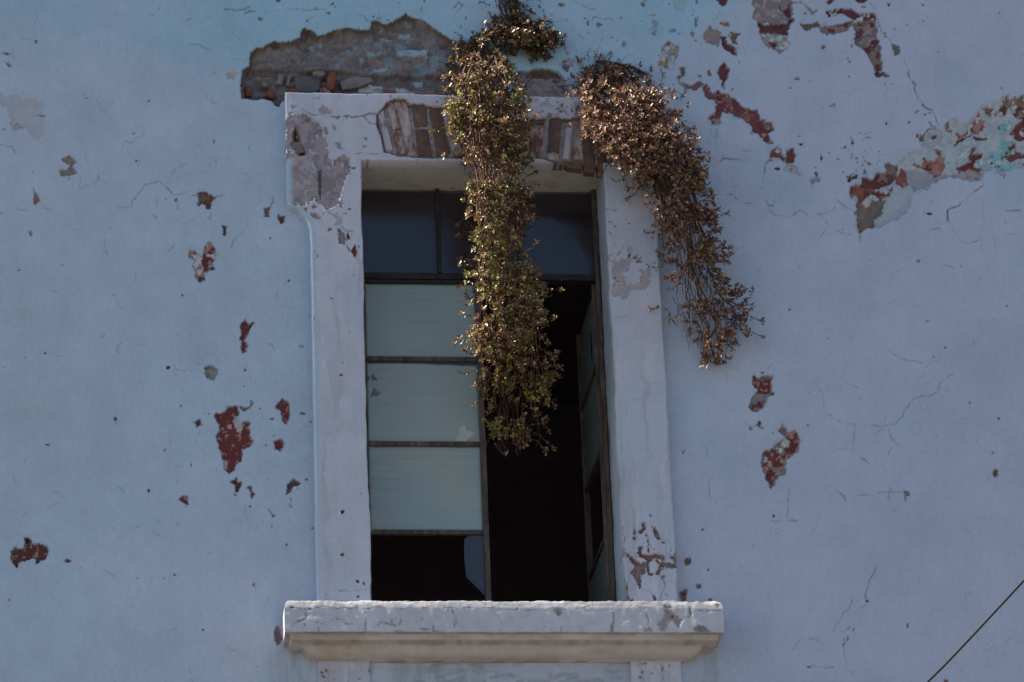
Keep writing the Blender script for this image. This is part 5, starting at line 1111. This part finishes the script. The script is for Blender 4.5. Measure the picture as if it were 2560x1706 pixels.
B1 = [(.27, .13, .06), (.20, .09, .05), (.36, .21, .11), (.14, .065, .045), (.44, .29, .16)]
B2 = [(.32, .165, .095), (.23, .11, .07), (.42, .25, .155), (.18, .085, .065), (.50, .34, .24), (.34, .12, .085), (.46, .30, .21)]
cen, coff = vine('hanging_vine', 'long green and brown leafy vine hanging down the middle of the window', dk([
    (92, 1028, 1090), (115, 1030, 1165), (140, 1035, 1180), (200, 1030, 1200), (300, 1045, 1208), (400, 1074, 1210), (450, 1078, 1210), (550, 1078, 1214), (620, 1076, 1222), (680, 1085, 1245),
    (750, 1090, 1250), (800, 1098, 1252), (860, 1108, 1268), (920, 1115, 1262), (980, 1120, 1240), (1020, 1138, 1212), (1052, 1152, 1188)]),
    [(92*k, .0, .0), (118*k, .0, .015), (138*k, .02, .14), (170*k, .06, .24), (300*k, .10, .33), (450*k, .10, .33), (700*k, .09, .28), (790*k, .07, .22), (860*k, -.02, .04), (915*k, -.11, -.05), (1055*k, -.15, -.08)],
    1500, {'g': G1, 'b': B1, 'mix': .46}, 3, back=dk2([(88, 1030, 1085, .02), (110, 1026, 1168, .03), (150, 1030, 1192, .035), (200, 1032, 1205, .04), (222, 1028, 1205, .075), (330, 1040, 1212, .08), (370, 1062, 1212, .08), (600, 1072, 1218, .05), (800, 1098, 1248, .03)]), nback=520, dens=((0, 760*k, 900*k, 1200*k), (1, 1, .75, .65)), nhair=200,
    sprigs=[(1185, 735, 1150, 722, .1, 0), (1190, 760, 1152, 752, .12, 0), (1190, 795, 1150, 790, .1, 0), (1195, 868, 1160, 868, .1, 0), (1195, 925, 1150, 925, .1, 0), (1200, 955, 1180, 960, .1, 0), (1190, 650, 1145, 645, .1, 0), (1185, 665, 1150, 660, .15, 0), (1320, 625, 1350, 615, .15, 0), (1330, 750, 1375, 740, .15, 0), (1340, 940, 1390, 930, .12, 0), (1350, 1010, 1390, 1005, .05, 0), (1340, 895, 1375, 890, .1, 0),
            (1200, 1000, 1180, 1010, .08, 0), (1230, 1075, 1215, 1110, .03, 0), (1130, 110, 1120, 95, .02, 0), (1120, 250, 1110, 265, .02, 0), (1330, 460, 1345, 462, .2, 0), (1340, 830, 1370, 815, .12, 0), (1240, 1110, 1265, 1150, .03, 0)])
dead = [[at(a, b, -d) for a, b, d in P] for P in ([(1262, 495, .27), (1255, 520, .28), (1248, 542, .28), (1236, 572, .27), (1228, 600, .25)], [(1266, 498, .27), (1264, 515, .28), (1256, 530, .28)], [(1220, 545, .27), (1232, 550, .28), (1240, 562, .27), (1258, 560, .26)], [(1250, 590, .26), (1262, 600, .27), (1272, 612, .27)])]
V, Q = tube_mesh(dead, [.0055, .004, .004, .004], 5); link_mesh('dead_twig', np_mesh('dead_twig', V-coff, Q), M_TWIG, cen)
vine('hanging_vine', 'broad dry reddish brown vine hanging over the right jamb of the window', dk([
    (140, 1325, 1400), (158, 1325, 1505), (200, 1332, 1530), (250, 1345, 1555), (300, 1355, 1585), (340, 1400, 1592), (380, 1425, 1602), (420, 1462, 1612), (470, 1502, 1625), (520, 1518, 1632),
    (560, 1530, 1642), (620, 1536, 1650), (660, 1532, 1672), (690, 1522, 1700), (720, 1545, 1712), (745, 1580, 1712), (765, 1600, 1668), (790, 1610, 1652), (830, 1628, 1655), (852, 1636, 1650)]),
    [(140*k, .0, .0), (180*k, .0, .015), (212*k, .03, .20), (320*k, .08, .31), (450*k, .08, .29), (600*k, .04, .24), (700*k, .03, .22), (760*k, .02, .11), (852*k, .01, .06)],
    1400, {'g': G1, 'b': B2, 'mix': .12}, 8,
    sprigs=[(1830, 770, 1895, 740, .13, 0), (1850, 765, 1880, 758, .13, 0), (1820, 800, 1885, 815, .1, 0), (1790, 620, 1830, 612, .12, 0), (1780, 660, 1810, 650, .12, 0), (1650, 760, 1638, 790, .06, 0), (1660, 770, 1700, 790, .06, 0), (1770, 560, 1800, 575, .1, 0), (1780, 690, 1825, 705, .1, 0),
            (1560, 440, 1550, 470, .12, 0), (1555, 435, 1570, 465, .12, 0), (1590, 450, 1640, 540, .10, 0), (1600, 470, 1570, 495, .09, 0), (1640, 540, 1630, 570, .1, 0), (1625, 520, 1650, 600, .1, 0), (1640, 575, 1605, 590, .09, 0), (1590, 430, 1610, 480, .12, 0), (1460, 330, 1450, 360, .1, 0), (1480, 350, 1500, 400, .12, 0), (1520, 390, 1510, 450, .12, 0), (1750, 900, 1790, 930, .04, 0), (1780, 880, 1800, 905, .05, 0), (1720, 430, 1735, 415, .1, 0), (1760, 470, 1775, 460, .1, 0), (1690, 250, 1705, 240, .05, 0), (1445, 165, 1440, 150, .03, 0), (1485, 155, 1487, 140, .03, 0), (1520, 160, 1522, 148, .03, 0), (1440, 200, 1435, 190, .03, 0), (1625, 185, 1632, 170, .03, 0), (1450, 265, 1430, 275, .06, 0), (1640, 620, 1650, 660, .08, 0), (1655, 640, 1640, 700, .08, 0)],
    back=dk2([(140, 1328, 1400, .02), (165, 1328, 1505, .025), (215, 1335, 1530, .04), (260, 1345, 1550, .08), (330, 1380, 1585, .08), (380, 1430, 1598, .08), (480, 1500, 1625, .04)]), nback=240, dens=((0, 560*k, 640*k, 1000*k), (1, 1, .55, .5)), nhair=330, nwisp=55,
    stem_paths=[[(1600, 380, .12), (1622, 430, .11), (1640, 480, .1), (1650, 540, .09), (1658, 620, .08)], [(1610, 380, .1), (1650, 470, .1), (1665, 560, .08)]])
vine('wall_creeper', 'small dark creeper clinging to the blue wall above the plaster hole', dk([
    (-12, 1125, 1185), (0, 1118, 1190), (15, 1128, 1192), (35, 1135, 1200), (55, 1125, 1225), (66, 1118, 1255), (80, 1125, 1272), (95, 1160, 1268), (108, 1190, 1262), (122, 1210, 1245)]),
    [(-12*k, .0, .0), (55*k, .0, .01), (68*k, .01, .075), (92*k, .01, .065), (100*k, .0, .02), (122*k, .0, .0)],
    300, {'g': [tuple(.75*q for q in c) for c in G1], 'b': [tuple(.65*q for q in c) for c in B1], 'mix': .3}, 14, nstems=6, nhair=50,  # leaf colours darkened to put the creeper in shade
    sprigs=[(1215, 10, 1200, 0, .03, 0), (1225, 15, 1208, 6, .04, 0), (1200, 92, 1172, 100, .03, 0), (1190, 95, 1180, 78, .03, 0), (1200, 110, 1185, 112, .03, 0), (1370, 78, 1382, 62, .03, 0), (1375, 85, 1398, 82, .03, 0), (1240, 115, 1250, 140, .03, 0), (1340, 130, 1345, 148, .03, 0), (1180, 100, 1190, 118, .02, 0), (1235, 112, 1260, 132, .02, 0), (1350, 60, 1352, 52, .03, 0)])

# ------------------------------------------------------------------ the cable in front
cy = -2.2
P = [at(a, b, cy) for a, b in vp('V', [(2700, -50), (2300, 320), (1859, 778), (1640, 1015), (1500, 1165), (1350, 1325), (1240, 1440), (1110, 1568), (900, 1765), (500, 2110), (0, 2500)])]
P = np.array(P); tt = np.linspace(0, len(P)-1, 160); kk = np.arange(len(P))
P = np.stack([np.interp(tt, kk, P[:, i]) for i in range(3)], 1)
for _ in range(14): P[1:-1] = (P[:-2]+2*P[1:-1]+P[2:])/4
V, Q = tube_mesh([P], [.0055], 8, 1.0)
o = link_mesh('cable', np_mesh('cable', V, Q), M_CABLE)
tag(o, 'thin black cable crossing in front of the wall at the lower right', 'cable', kind='thing')
